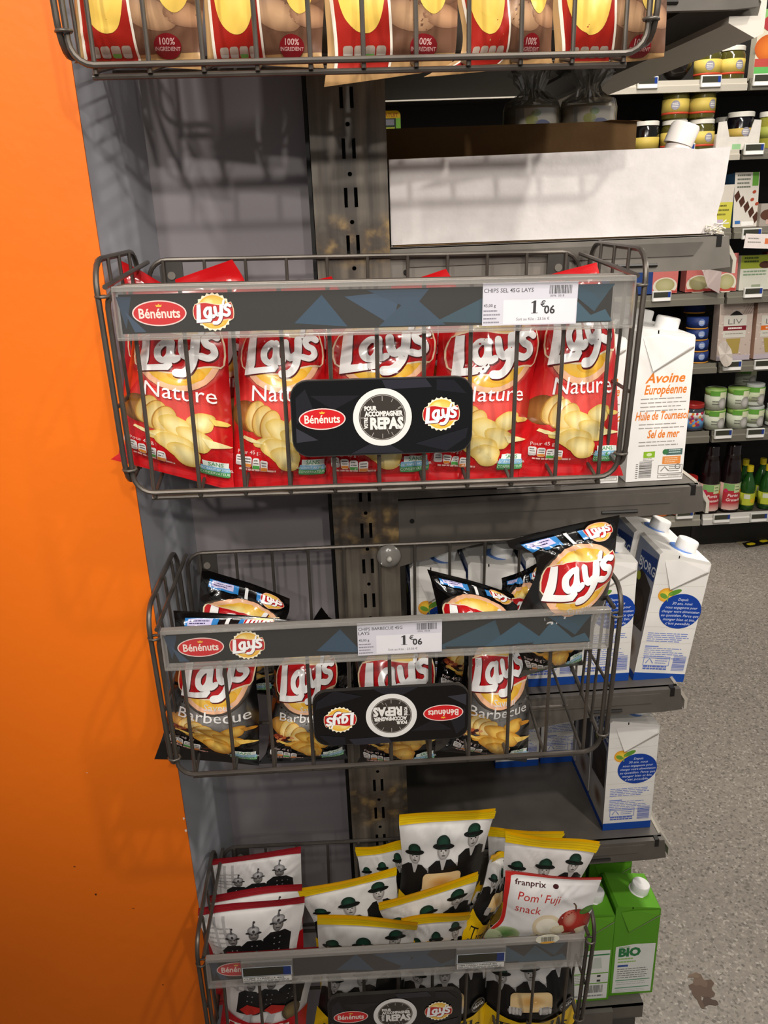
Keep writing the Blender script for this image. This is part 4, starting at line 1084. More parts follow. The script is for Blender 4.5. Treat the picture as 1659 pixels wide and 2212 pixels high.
def fsc(a, x, y, w, h, col):
    for P in ([(x, y), (x+w, y)], [(x+w, y), (x+w, y+h)], [(x+w, y+h), (x, y+h)], [(x, y+h), (x, y)]): a.stroke(P, .012, col, sm=False)
    a.stroke([(x+.05, y+.05), (x+.11, y+h*.8), (x+.18, y+.05)], .02, col, sm=False); a.lines(x+w*.45, y+h*.75, x+w*.95, 3, h*.25, h*.09, col, 4, .2)


def avoine():
    a = Art(); o = '#e8822a'
    a.text('Avoine', .55, 1.72, .23, o, 'c', .012, .25); a.text('Européenne', .57, 1.53, .22, o, 'c', .012, .25, width=.72)
    a.lines(.16, 1.44, .98, 4, .068, .018, '#a39d98', 2, .15); a.text('Huile de Tournesol', .55, 1.09, .2, o, 'c', .012, .25, width=.92)
    a.lines(.16, 1.0, .95, 2, .065, .018, '#a39d98', 5, .3); a.text('Sel de mer', .6, .77, .2, o, 'c', .012, .25, width=.56); a.lines(.18, .69, .92, 2, .062, .018, '#a39d98', 6, .2)
    a.rect(.28, .42, .48, .53, '#8fbb2c'); a.lines(.28, .395, .48, 2, .03, .012, '#8d8a86', 2); a.rect(.68, .45, .96, .56, '#4d6a66'); a.ell(.66, .51, .05, .05, '#3f7a4a', n=14); a.rect(.62, .29, .94, .43, '#e8924a')
    a.up(); a.ell(.38, .475, .05, .03, '#d8e8b0', n=10); a.lines(.66, .39, .9, 3, .035, .014, '#f4d8b8', 3); a.lines(.72, .53, .94, 2, .04, .016, '#c9dcd6', 3); a.ring(.9, .24, .05, .05, .012, '#6b6662', 16)
    a.barcode(.22, .06, .44, .36, '#4b4845', True); a.lines(.16, .3, .2, 8, .035, .012, '#6b6662', 2, 0)
    fsc(a, .56, .12, .42, .15, '#8d8883'); fsc(a, .56, .045, .42, .05, '#a39d98')
    return a


def blue():
    a = Art(); b = '#123f9c'; p = '#7d8fd0'
    a.rect(0, 0, 1, .175, '#14479f')
    for i, y in enumerate((.5, .83, 1.15, 1.45, 1.75, 2.02, 2.25)): a.stroke([(.02, y), (.3, y+.012), (.62, y-.01), (.98, y+.006)], .006, '#cfc9c2', cap=False)
    a.up(); a.ell(.62, 1.50, .40, .36, b, n=36); a.ell(.28, 1.82, .15, .14, '#f7d84a', edge='#e89a2a')
    a.up()
    for i, s in enumerate(('Depuis', '30 ans, nous', 'nous engageons pour', 'changer votre alimentation', 'au quotidien. Parce que', 'manger bien et bio,', "c'est possible.")):
        a.text(s, .63, 1.72-.083*i, .075, '#dfe6f6', 'c', .0, .2, width=min(.72, .045*len(s)*.72))
    a.ell(.24, 1.80, .08, .045, '#6f9f3a', rot=-.5); a.ell(.44, 1.88, .13, .05, '#5f9430', rot=.45); a.stroke([(.33, 1.70), (.33, 1.80), (.38, 1.86)], .02, '#7fae4a')
    a.lines(.10, 1.02, .95, 5, .042, .017, p, 3, .35); a.rect(.1, .735, .36, .76, p); a.lines(.10, .70, .9, 6, .042, .015, p, 8, .5)
    fsc(a, .13, .34, .5, .19, p); a.lines(.14, .30, .62, 2, .05, .035, '#6478c4', 2, .05); a.barcode(.70, .24, .95, .56, '#5a70c0', True)
    return a


def blue_side():
    a = Art(); a.rect(0, 0, .98, .14, '#14479f'); a.rect(0, .14, .98, 2.6, '#b9b0a8', '#8a94ac')
    a.up(); a.poly([(.1, .9), (.9, 1.0), (.9, 1.9), (.4, 2.1), (.1, 1.8)], '#39302c'); a.up(); a.ell(.5, 1.35, .32, .36, '#4b3a30', edge='#2a1f1a'); a.ell(.55, .55, .3, .25, '#6a4a34', edge='#b9b0a8')
    a.up(); a.poly([(.2, 2.05), (.95, 2.05), (.95, 2.5), (.2, 2.4)], '#1f3f86'); a.up(); a.text('BJORG', .58, 2.12, .26, '#eef2fa', 'c', .01, rot=.05)
    a.ell(.3, 1.9, .09, .09, '#b9c23a')
    return a


def green_front(two):
    a = Art(); a.poly([(.06, .08), (.95, .06), (.96, 1.5), (.5, 1.52), (.07, 1.47)], '#eceeea'); a.up(); d = '#2f7f4a'
    if not two:
        a.text('BIO', .14, 1.18, .33, d, 'l', .03, width=.5); a.lines(.14, 1.44, .4, 1, .05, .02, '#7fae6a'); a.lines(.14, 1.08, .55, 2, .09, .04, '#9ac46a', 5, .3); a.rect(.14, .86, .38, .92, '#3a57a0')
        a.lines(.14, .78, .85, 5, .065, .025, '#8d908c', 7, .2); a.rect(.12, .44, .9, .465, '#5f9f7a'); a.lines(.14, .38, .85, 2, .06, .02, '#c3c6c2', 3); a.rect(.12, .21, .9, .235, '#5f9f7a'); a.lines(.14, .15, .85, 2, .05, .015, '#c9ccc8', 3)
    else:
        a.rect(.3, 1.36, .95, 1.40, '#3f8f5a'); a.poly([(.55, .98), (.8, .98), (.76, 1.3), (.6, 1.3)], '#cfd6cf'); a.rect(.06, .82, .95, .85, '#6fae3a'); a.rect(.06, .52, .95, .55, '#6fae3a'); a.rect(.5, .55, .53, .82, '#c9d3c5')
        a.rect(.7, .72, .78, .78, '#3a3c3a'); a.rect(.7, .58, .78, .64, '#3a3c3a'); a.lines(.12, .78, .46, 5, .05, .02, '#a3a6a2', 5); a.barcode(.42, .25, .85, .48, '#4a4c4a'); a.lines(.2, .14, .9, 1, .04, .04, '#8a8d8a', 3)
    return a


SB, ST = LEV['C']+.0005, LEV['D']+.0005
AV = avoine(); BL = blue(); BS = blue_side()
oat = carton('oat_drink_carton', 'white oat drink carton with orange lettering at the shelf edge', (.327, .03, SB), AV, None, '#f3f1ee', .190, .176, top='#f3f1ee', group='oat drink cartons')
dup(oat, (.245, .03, SB), 'white oat drink carton beside the edge one, seen through the basket wires'); dup(oat, (.165, .03, SB), 'white oat drink carton hidden low behind the red bags')
dup(oat, (.324, .108, SB), 'white oat drink carton just behind the edge one, cap showing'); dup(oat, (.322, .184, SB), 'white oat drink carton third back from the shelf edge')
bl = carton('plant_drink_carton', 'blue and white drink carton leaning out at the shelf edge', (.357, .030, ST), BL, BS, '#e9e6e1', .192, .178, rng='#5f86cc', top='#efece8', group='blue and white drink cartons', rot=(0, .12, 0))
for x, lab in ((.279, 'blue and white carton standing next to the leaning one'), (.204, 'blue and white carton behind the big black bag'), (.129, 'blue and white carton seen through wires right of the tilted black bag'), (.054, 'blue and white carton beside the suction cup')): dup(bl, (x, .03, ST), lab, (0, 0, 0))
for x, r, lab in ((.349, .13, 'blue and white carton leaning behind the leaning one'), (.279, 0, 'second row blue and white carton, cap above the big black bag'), (.204, 0, 'second row blue and white carton under the bracket, its cap showing'), (.129, 0, 'second row blue and white carton, half under the sloping bracket')): dup(bl, (x, .108, ST), lab, (0, r, 0))
SE = LEV['E']+.0005
dup(bl, (.330, .030, SE), 'lone blue and white carton at the front edge above the green ones', (0, 0, 0)); dup(bl, (.330, .104, SE), 'blue and white carton directly behind the lone one', (0, 0, 0)); dup(bl, (.330, .178, SE), 'blue and white carton last in line behind the lone one', (0, 0, 0))
q1 = atz(1070, 1660, SE); q2 = atz(1163, 1650, SE)
dup(bl, (q1[0], q1[1], SE), 'blue and white carton deep on the shelf, left of two', (0, 0, 0)); dup(bl, (q1[0]+.076, q1[1]+.004, SE), 'blue and white carton deep on the shelf, right of two', (0, 0, 0))
SF = LEV['F']+.0005; GR = '#5da023'
gr = carton('green_carton', 'green carton with large BIO lettering at the bottom shelf edge', (.361, .03, SF), green_front(False), None, GR, .190, .178, top='#66ab28', group='green cartons on the bottom shelf')
carton('green_carton', 'green carton with barcode panel, left of the lettered one', (.286, .024, SF), green_front(True), None, GR, .188, .178, top='#66ab28', group='green cartons on the bottom shelf')
dup(gr, (.350, .13, SF), 'green carton behind the lettered one'); dup(gr, (.272, .13, SF), 'green carton behind the barcode one')

# ------------------------------------------------------------------ what stands on the shelf above
zB = LEV['B']+.0005
wb = thing('cardboard_tray', 'long white cardboard display box with torn right end', 'cardboard box', (.043, .03, zB))
O = (.043, .03, zB); pts = [(.043, zB+.002), (.40, zB+.001), (.412, zB), (.409, zB+.02), (.414, zB+.045), (.417, zB+.09), (.38, zB+.0885), (.36, zB+.091), (.043, zB+.089)]
g = G(); g.prism(pts, 1, .029, .032, '#dcd7d6'); g.build('front_panel', 'cardboard', wb, origin=O)
g = G(); g.box((.045, .032, zB), (.40, .10, zB+.003), '#a98a63'); g.box((.045, .098, zB), (.40, .10, zB+.08), '#a98a63'); g.box((.398, .032, zB), (.40, .10, zB+.06), '#cfc9c4'); g.box((.043, .032, zB), (.046, .10, zB+.08), '#cfc9c4'); g.build('tray', 'cardboard', wb, origin=O)
g = G(); R1 = random.Random(4)
for i in range(26):
    c = (.404+R1.uniform(-.008, .012), .029+R1.uniform(-.004, .003), zB+R1.uniform(.001, .012)); d = (R1.uniform(-.01, .012), R1.uniform(-.006, .002), R1.uniform(-.004, .006))
    g.tube([c, tuple(c[k]+d[k] for k in range(3))], .0008, '#d9d2c4', 4)
g.build('torn_fibres', 'cardboard', wb, origin=O)
bb = thing('cardboard_box', 'open brown cardboard box behind the white display box', 'cardboard box', (.045, .12, zB)); O = (.045, .12, zB)
g = G(); g.box((.046, .120, zB), (.343, .124, zB+.126), '#6d5334'); g.box((.046, .20, zB), (.343, .204, zB+.118), '#6d5334'); g.box((.046, .124, zB), (.05, .20, zB+.118), '#6d5334'); g.box((.339, .124, zB), (.343, .20, zB+.118), '#6d5334'); g.box((.046, .12, zB), (.343, .204, zB+.003), '#6d5334'); g.build('walls', 'cardboard', bb, origin=O)
g = G(); g.add([(.30, .12, zB+.126), (.343, .12, zB+.126), (.352, .112, zB+.124), (.31, .113, zB+.127)], [(0, 1, 2, 3)], '#846744'); g.build('flap', 'cardboard', bb, origin=O)
for i, (xa, lab) in enumerate(((.248, 'rice cake pack with twisted clear film, left of two'), (.323, 'rice cake pack with twisted clear film, right of two'))):
    t = thing('rice_cake_pack', lab, 'rice cakes', (xa, .252, zB), 'rice cake packs behind the brown box')
    g = G(); pr = []
    for k in range(13): z = k*.012; pr += [(.034, z, '#c9b183'), (.0355, z+.004, '#d8c49a'), (.034, z+.011, '#c9b183')]
    g.lathe(pr, None, 24); g.build('rice_cakes', 'card', t, True)
    a = Art(); a.rect(-.03, .10, .03, .152, '#e9e2d6'); a.up(); a.ell(.006, .128, .014, .010, '#2a4fa8'); a.ell(-.008, .138, .008, .006, '#b9c23a'); a.ell(-.002, .146, .006, .004, '#7fae3a'); a.cut([-.03+.006*k for k in range(1, 10)], [])
    g = G(); a.onto(g, lambda x, y, h: ((.0362+h)*math.sin(x/.0362), -(.0362+h)*math.cos(x/.0362), y)); g.build('label', 'card', t, True)
    g = G(); R1 = random.Random(9+i); n = 40; V = []
    for j, (r, z) in enumerate(((.037, .10), (.037, .152), (.034, .162), (.018, .168), (.012, .176), (.022, .19), (.03, .197))):
        for k in range(n): w = 1+(R1.uniform(-.25, .25) if j > 2 else 0); V.append((r*w*math.cos(2*PI*k/n), r*w*math.sin(2*PI*k/n), z+(R1.uniform(-.006, .006) if j > 2 else 0)))
    g.add(V, [(j*n+k, j*n+(k+1) % n, (j+1)*n+(k+1) % n, (j+1)*n+k) for j in range(6) for k in range(n)], '#ccc'); g.build('wrapper', 'clear_film', t)
t = thing('bottle', 'white bottle top tilted at the right end of the white display box', 'bottle', (.376, .075, zB))
g = G(); g.lathe([(.019, 0), (.020, .01), (.020, .07), (.016, .088), (.013, .098)], '#e9e2de', 24); g.build('body', 'plastic', t, 'auto')
g = G(); g.lathe([(.0155, .098), (.0155, .116), (.0140, .119)], '#efeae6', 24); g.v = [(v[0]+(v[2]-.098)*.4, v[1], v[2]-.002-(v[0])*.3) for v in g.v]; g.build('cap', 'plastic', t, 'auto')
t = thing('dark_carton', 'dark carton with yellow and green promotion label seen right of the post', 'carton', (.153, 2.07, 1.451))
g = G(); g.box((0, 0, 0), (.081, .06, .162), '#14110f'); a = Art(); a.rrect(.002, .10, .0795, .161, .014, '#e9c414'); a.up(); a.rect(.002, .088, .0795, .138, '#1f3a24'); a.rect(.064, .088, .0795, .138, '#7fc23a'); a.up(); a.text('GRATUIT', .006, .142, .016, '#c8641c', 'l', .01, width=.066); a.rect(.02, .117, .058, .135, '#8d8f9a'); a.rect(.015, .102, .06, .111, '#c9d23a'); a.rect(.022, .091, .054, .097, '#e4e4dc')
plate_art(a, g); g.build('printed_box', 'card', t)

# ------------------------------------------------------------------ shelving across the aisle
YF = 1.95
LV = [1.66, 1.45, 1.205, .992, .745, .492, .158]; RH = [.034, .03, .034, .038, .034, .042, .04]


def bay(label, x0, x1, white):
    t = thing('wall_shelving', label, 'shelving', (x0, YF+.4, 0)); O = (x0, YF+.4, 0)
    g = G(); g.box((x0, YF+.40, .0), (x1, YF+.42, 2.1), '#1a1715'); g.build('back_panel', 'paint', t, origin=O)
    for xx in (x0, x1-.012):
        g = G(); g.box((xx, YF+.33, .0), (xx+.012, YF+.40, 2.1), '#26231f'); g.build('upright', 'metal_paint', t, origin=O)
    g = G(); g.box((x0, YF+.08, 0), (x1, YF+.10, .1), '#15130f'); g.build('plinth', 'paint', t, origin=O)
    for i, z in enumerate(LV):
        g = G(); g.box((x0+.012, YF+.012, z-.012), (x1-.012, YF+.40, z-.002), '#4a463f'); s = g.build('shelf', 'metal_paint', t, origin=O)
        c = '#b3ada0' if i in (0, 1) and white else '#6f6b60'
        if i == 6: c = '#c9c6c0' if not white else '#8d897e'
        h = RH[i]; g = G(); g.prism([(YF-.004, z-h), (YF+.012, z-h), (YF+.012, z), (YF+.004, z+.002), (YF+.002, z-h*.35), (YF-.004, z-h*.45)], 0, x0+.004, x1-.004, c)
        o = g.build('price_rail', 'plastic', s); o.data.transform(Matrix.Translation((-O[0], -O[1], -O[2])))


bay('dark shelving across the aisle with jars and packs, left bay', .15, 1.347, True); bay('dark shelving across the aisle with green bottles, right bay', 1.349, 2.0, False)
TAGS = [(1041, 0, 188), (1276, 0, 184), (1400, 0, 178), (1537, 0, 175), (1650, 0, 172), (1630, 1, 322), (1480, 1, 322), (1625, 2, 505), (1430, 3, 640), (1628, 3, 632), (1583, 4, 790), (1650, 4, 788), (1563, 5, 938), (1633, 5, 936), (1560, 6, 1120), (1640, 6, 1118), (1480, 6, 1112)]
WHERE = ['top rail', 'second rail', 'third rail', 'fourth rail', 'fifth rail', 'sixth rail', 'bottom rail']
proto = None; cnt = {}
for px, li, py in TAGS:
    p = at(px, py, YF-.012)
    cnt[li] = cnt.get(li, 0)+1
    nb = ['first', 'second', 'third', 'fourth', 'fifth'][cnt[li]-1]
    sd = {0: 'above the dark gap', 1: 'by the jars'}.get(li, '')
    lab = 'white electronic price tag on the %s across the aisle, %s listed from the photo side nearest x %d' % (WHERE[li], nb, px)
    things_near = {(0, 1041): 'far left above the rice cakes', (0, 1276): 'above the right rice cake pack', (0, 1400): 'under the dark jars', (0, 1537): 'under the two upper pickle jars', (0, 1650): 'under the red and green bag', (1, 1630): 'under the black olive tray', (1, 1480): 'half hidden by the white box',
                   (2, 1625): 'above a paper notice', (3, 1430): 'under the pink soup packs', (3, 1628): 'under the pale green pack', (4, 1583): 'under the window-fronted pack', (4, 1650): 'at the picture edge', (5, 1563): 'under the stacked green cans', (5, 1633): 'under the lidded glass jars', (6, 1560): 'under the two red juice bottles', (6, 1640): 'under the green lemon bottles', (6, 1480): 'left of the juice bottles'}
    lab = 'white electronic tag on the %s across the aisle, %s' % (WHERE[li], things_near[(li, px)])
    if proto is None:
        proto = thing('shelf_price_tag', lab, 'electronic price tag', p, 'electronic tags across the aisle')
        g = G(); g.box((-.034, 0, -.018), (.034, .01, .018), '#c6c6c0', .003); g.build('case', 'plastic', proto)
        a = Art(); a.rect(-.030, -.004, .030, .014, '#3a3a30'); a.up(); a.rect(.021, -.004, .030, .014, '#1f3a86'); a.rect(-.03, -.016, .03, -.006, '#f4f2ee')
        g = G(); plate_art(a, g, .0003); g.build('screen', 'gloss', proto)
    else: dup(proto, p, lab)


def jar(name, label, px, li, r, h, lid, body, bands, dy=.05, group=None, dz=0., patch=None, mat='gloss', prof=None):
    """lathe-turned jar, can or bottle on a far shelf; bands = (z0, z1, colour) of its label"""
    x = at(px, 0, YF+dy); z = LV[li]+dz
    # column of the picture: find x at that height
    best = min(np.linspace(0, 2200, 221), key=lambda y: abs(at(px, y, YF+dy)[2]-(z+h*.4))); x = at(px, best, YF+dy)[0]
    t = thing(name, label, {'jar': 'jar', 'can': 'tin can', 'bottle': 'bottle'}.get(name.split('_')[-1], 'jar'), (x, YF+dy, z), group)
    g = G(); pr = prof or [(r*.9, 0), (r, .004), (r, h*.72), (r*.92, h*.82), (r*.86, h*.86)]
    g.lathe([(q[0], q[1], q[2] if len(q) > 2 else body) for q in pr], None, 24); g.build('glass' if mat == 'gloss' else 'body', mat, t, 'auto')
    if lid:
        lz, lr = (h*.86, r*.95) if not prof else (prof[-1][1], prof[-1][0]*1.12)
        g = G(); g.lathe([(lr, lz), (lr, lz+h*.12), (lr*.95, lz+h*.14)], lid, 24); g.build('lid', 'plastic', t, 'auto')
    if bands:
        g = G(); rr = r*1.012
        for z0, z1, c in bands: g.lathe([(rr, z0*h, c), (rr, z1*h, c)], None, 24)
        if patch:
            pc = patch.cut([-.06+.008*k for k in range(16)], []); pc.onto(g, lambda X, Y, H: ((rr+.0006+H)*math.sin(X/rr), -(rr+.0006+H)*math.cos(X/rr), Y), .0002)
        g.build('label', 'card', t, True)
    return t


def patch_circle(z, c='#8d8a96', x=.012, r=.014):
    a = Art(); a.ell(x, z, r, r, c, n=18); a.up(); a.lines(x-r*.7, z+r*.3, x+r*.7, 3, r*.35, r*.15, '#e9e6e0', 2, .1); return a


PB = [(.22, .62, '#c9b258'), (.16, .23, '#c2452a')]
PG = 'pickle jars across the aisle'
for px, li, dz, x, lab in ((1528, 0, 0, -.01, 'pickle jar with yellow label on the top row, left of two'), (1578, 0, 0, .01, 'pickle jar with yellow label on the top row, right of two'), (1455, 1, 0, .01, 'pickle jar lower left of the stacked four'), (1513, 1, 0, .01, 'pickle jar lower right of the stacked four'), (1459, 1, .099, -.016, 'pickle jar upper left of the stacked four'), (1516, 1, .099, .02, 'pickle jar upper right of the stacked four')):
    jar('pickle_jar', lab, px, li, .0425, .098, '#d9d6cc', '#4a4518', PB, .05, PG, dz, patch_circle(.042, x=x))
for px, li, lab in ((1395, 1, 'dark jar with white lid left of the stacked pickle jars'), ):
    jar('olive_jar', lab, px, li, .042, .098, '#d9d6cc', '#0e0c0a', [(.15, .5, '#b9a24a')], .05, None)
jar('olive_jar', 'black olive jar standing in the white cut-out tray', 1597, 1, .045, .112, '#d9d6cc', '#0d0b10', [(.28, .55, '#b59a4a'), (.18, .28, '#2a1f3a')], .07, None, .006, patch_circle(.05, x=0))
jar('olive_jar', 'dark jar with white lid behind the white cut-out tray', 1560, 1, .03, .112, '#d9d6cc', '#0d0b10', None, .17)
for i, (px, lab) in enumerate(((1402, 'dark glossy bag of prunes in the top row beside the wire basket'), (1462, 'dark glossy bag of prunes in the top row next to the pickle jars'))):
    p = at(px, 140, YF+.05); t = thing('prune_bag', lab, 'bag of prunes', (p[0], YF+.06, LV[0])); g = G(); bm = bmesh.new(); bmesh.ops.create_icosphere(bm, subdivisions=4, radius=1)
    R1 = np.random.RandomState(i)
    K = R1.rand(60, 3)*2-1
    for v in bm.verts:
        d = np.linalg.norm(K-np.array(v.co), axis=1).min(); m = .9+.2*max(0, .5-d); v.co = (v.co.x*.055*m, v.co.y*.04*m, .06+max(v.co.z, -.99)*.058*m)
    g.add([v.co[:] for v in bm.verts], [[v.index for v in f.verts] for f in bm.faces], '#17120f'); bm.free(); g.build('bag', 'gloss', t, True)
    g = G(); g.box((-.05, -.003, .112), (.05, .003, .135), '#3c2a4a' if i == 0 else '#1d1815'); g.build('seal', 'film', t)


def box_pack(name, label, l, r, top, bot, dy, art, base, d=.05, lean=0., cat='packet', group=None, rz=0.):
    """flat-sided pack measured from its left and right picture columns and its heights"""
    Y = YF+dy; li = min(range(7), key=lambda i: abs(LV[i]-at((l+r)/2, bot, Y)[2])); z = LV[li]; p0 = at(l, bot, Y); p1 = at(r, bot, Y); w = p1[0]-p0[0]; h = at((l+r)/2, top, Y)[2]-z
    t = thing(name, label, cat, (p0[0], Y, z+.001+max(0, -lean)*0), group, (-lean, 0, rz)); g = G(); g.box((0, 0, 0), (w, d, h), base, .001)
    if art: art(w, h).onto(g, lambda x, y, q: (x, -q, y), .0003)
    g.build('printed_box', 'card', t); return t


def a_red(w, h):
    a = Art(); a.rect(0, 0, w, h, '#cfc8b4'); a.up(); a.rect(0, h*.72, w, h, '#7fae6a'); a.up(); a.ell(w*.5, h*.8, w*.36, h*.12, '#a3343a'); a.ell(w*.5, h*.45, w*.55, h*.2, '#d97a2e', edge='#b8541c'); a.rect(0, 0, w, h*.18, '#5fae5a'); a.rect(0, h*.18, w, h*.3, '#b54a40'); return a


box_pack('snack_packet', 'green and orange snack packet in the top row at the picture edge', 1628, 1690, 20, 152, .04, a_red, '#cfc8b4', .04)


def a_tray(w, h):
    a = Art(); a.rect(w*.4, 0, w*.6, h*.18, '#8fbb8a'); return a


p0 = at(1547, 305, YF+.012); p1 = at(1640, 305, YF+.012); w = p1[0]-p0[0]
t = thing('display_tray', 'white cut-out cardboard tray holding the black olive jar', 'cardboard tray', (p0[0], YF+.012, LV[1]+.001)); g = G(); g.prism([(0, 0), (w, 0), (w, .088), (w*.84, .09), (w*.74, .04), (w*.30, .04), (w*.2, .088), (w*.02, .085)], 1, 0, .003, '#d5d0c8'); g.box((0, .003, 0), (.003, .1, .05), '#d5d0c8'); g.box((w-.003, .003, 0), (w, .1, .05), '#d5d0c8'); g.box((0, .003, 0), (w, .1, .003), '#d5d0c8'); a = Art(); a.rect(w*.38, .002, w*.58, .018, '#8fbb8a'); plate_art(a, g); g.build('tray', 'cardboard', t)
jar('artichoke_jar', 'jar of pale pickles at the picture edge on the second row', 1662, 1, .04, .115, '#d9d6cc', '#8d8a34', [(.3, .6, '#9aa04a')], .05)


def a_choc(w, h):
    a = Art(); a.rect(0, 0, w, h, '#d6d0c6'); a.up(); a.rect(w*.72, h*.75, w*.97, h, '#5f9a3a'); a.lines(w*.1, h*.93, w*.65, 4, h*.07, h*.03, '#6f7468', 3, .1)
    a.up()
    for i in range(5): x, y = w*(.12+.2*i), h*(.58-.1*i); a.poly([(x-w*.12, y), (x+w*.05, y+h*.1), (x+w*.14, y-h*.02), (x-w*.02, y-h*.12)], '#4a2a1e')
    for x, y in ((.82, .64), (.75, .5), (.95, .42)): a.ell(w*x, h*y, w*.08, h*.03, '#a8442a', rot=.4)
    a.rect(w*.35, h*.02, w*.85, h*.1, '#f2f0ea'); a.rect(w*.08, h*.06, w*.3, h*.12, '#3a6fae'); return a


box_pack('biscuit_box', 'white biscuit box with chocolate squares and green corner', 1583, 1638, 372, 482, .05, a_choc, '#2a4a6a', .06, .10, 'box', None, .1)
def a_yel(w, h):
    a = Art(); a.rect(0, 0, w, h*.6, '#c9c24a'); a.rect(0, h*.6, w, h, '#cfc8bc'); a.up(); a.lines(w*.1, h*.5, w*.9, 3, h*.1, h*.04, '#6f6a2a', 2); a.rect(w*.1, h*.04, w*.6, h*.2, '#c2b2c9'); return a


box_pack('biscuit_box', 'yellow box squeezed between white display box and biscuit box', 1535, 1578, 400, 484, .03, a_yel, '#c9c24a', .05, 0, 'box')
def a_choc2(w, h):
    a = Art(); a.rect(0, 0, w, h, '#a79e94'); a.up(); a.ell(w*.4, h*.5, w*.4, h*.25, '#5a382a'); a.rect(w*.3, h*.1, w*.95, h*.3, '#c9a79c'); return a


box_pack('chocolate_bar', 'low chocolate pack at the picture edge beside the biscuit box', 1640, 1685, 440, 484, .04, a_choc2, '#a79e94', .04)
def a_pink(w, h):
    a = Art(); a.rect(0, 0, w, h, '#c9706a'); a.up(); a.ell(w*.5, h*.22, w*.48, h*.26, '#d9d2c0'); a.lines(w*.25, h*.86, w*.85, 2, h*.09, h*.05, '#4a2622', 3, .2); a.up(); a.ell(w*.5, h*.25, w*.38, h*.2, '#b9b48a', edge='#a39c6a'); a.ell(w*.5, h*.05, w*.5, h*.05, '#b5453c'); return a


box_pack('soup_carton', 'pink soup carton beside the wire basket corner', 1408, 1462, 562, 630, .05, a_pink, '#c9706a', .05, 0, 'carton', 'pink soup cartons'); box_pack('soup_carton', 'pink soup carton behind the hanging white card', 1480, 1535, 556, 628, .06, a_pink, '#c9706a', .05, 0, 'carton', 'pink soup cartons'); box_pack('soup_carton', 'pink soup carton leaning right of the hanging white card', 1545, 1590, 548, 622, .04, a_pink, '#c9706a', .05, .06, 'carton', 'pink soup cartons')
p = at(1527, 600, YF-.02); t = thing('shelf_card', 'bent white card hanging from the shelf before the pink soup', 'card', tuple(p)); g = G(); V = [(-.042, .0, .055), (.0, -.01, .052), (.05, 0, .025), (.05, 0, -.055), (.0, -.012, -.03), (-.02, -.01, .02)]; g.add(V, [(0, 5, 1), (5, 4, 2, 1), (4, 3, 2)], '#b9a8a4'); g.add([(v[0], v[1]+.001, v[2]) for v in V], [(1, 5, 0), (1, 2, 4, 5), (2, 3, 4)], '#b9a8a4'); g.build('card', 'card', t)
def a_gre(w, h):
    a = Art(); a.rect(0, 0, w, h, '#d3d2c4'); a.up(); a.rect(0, h*.62, w, h, '#8f9a2e'); a.up(); a.lines(w*.1, h*.9, w*.6, 2, h*.1, h*.05, '#3a4a1a', 3); a.ell(w*.8, h*.72, w*.2, h*.1, '#4a2a1e'); a.lines(w*.1, h*.52, w*.9, 2, h*.09, h*.04, '#7f9a7a', 3); a.rect(w*.4, h*.06, w*.7, h*.16, '#9aa38a'); return a


box_pack('rice_packet', 'pale pack with olive green top at the picture edge', 1597, 1662, 552, 614, .04, a_gre, '#d3d2c4', .05, .05); box_pack('rice_packet', 'dark red pack edge behind the olive green topped pack', 1648, 1690, 545, 614, .10, None, '#8f3a30', .03)
def a_liv(c):
    def f(w, h):
        a = Art(); a.rect(0, 0, w, h, '#b9a79c', '#c9b9ae')
        R1 = random.Random(3); a.up()
        for i in range(60): a.ell(w*R1.random(), h*R1.random(), w*.03, h*.012, R1.choice(['#cfc0b4', '#a8948a', '#d8cabd']), n=6)
        a.up(); a.poly([(w*.3, h*.78), (w*.7, h*.78), (w*.58, h*.84), (w*.5, h*.86), (w*.42, h*.84)], '#1f1c1c'); a.rect(w*.14, h*.60, w*.82, h*.78, '#d5d0c6'); a.rect(w*.14, h*.52, w*.82, h*.60, c); a.rect(w*.14, h*.40, w*.82, h*.52, '#cfcabf')
        a.up(); a.text('LIV', w*.48, h*.63, h*.13, '#7d7a76', 'c', .0, width=w*.42); a.lines(w*.28, h*.545, w*.7, 1, h*.1, h*.03, '#e8d8d4', 3, .1); a.lines(w*.2, h*.46, w*.75, 1, h*.1, h*.012, '#8a857d', 3, .1); a.poly([(w*.25, h*.38), (w*.68, h*.38), (w*.64, h*.12), (w*.32, h*.12)], '#a58f4a'); a.rect(0, 0, w, h*.09, '#b5aab2')
        for i in range(4): a.stroke([(w*(.7+.07*i), h*.8), (w*(.85+.07*i), h*.96)], w*.012, '#8a6a62', sm=False, cap=False)
        return a
    return f


box_pack('crispbread_packet', 'beige window-fronted pack with dark red band', 1547, 1618, 655, 776, .04, a_liv('#7a1a26'), '#b9a79c', .05, .06); box_pack('crispbread_packet', 'beige window-fronted pack with orange band at the picture edge', 1627, 1700, 655, 774, .04, a_liv('#d96a1e'), '#c9a08a', .05, .06)
CB = [(0, .12, '#c98a2a'), (.12, 1, '#1b2f66')]
for k, lab in enumerate(('blue tin can at the bottom of the stack', 'blue tin can second from the bottom of the stack', 'blue tin can third from the bottom of the stack', 'blue tin can on top of the front stack')):
    jar('tuna_can', lab, 1506, 4, .0375, .040, None, '#8a8d92', CB, .05, 'blue tin cans in the stack', k*.0405, patch_circle(.024, '#6f86b9', .0, .012), 'plastic', [(.036, 0), (.0375, .001), (.0375, .037), (.0365, .0385), (.0355, .0375)])
jar('tuna_can', 'blue tin can seen behind the front stack', 1500, 4, .0375, .04, None, '#8a8d92', CB, .16, None, .162, None, 'plastic', [(.036, 0), (.0375, .001), (.0375, .037), (.0365, .0385), (.0355, .0375)])
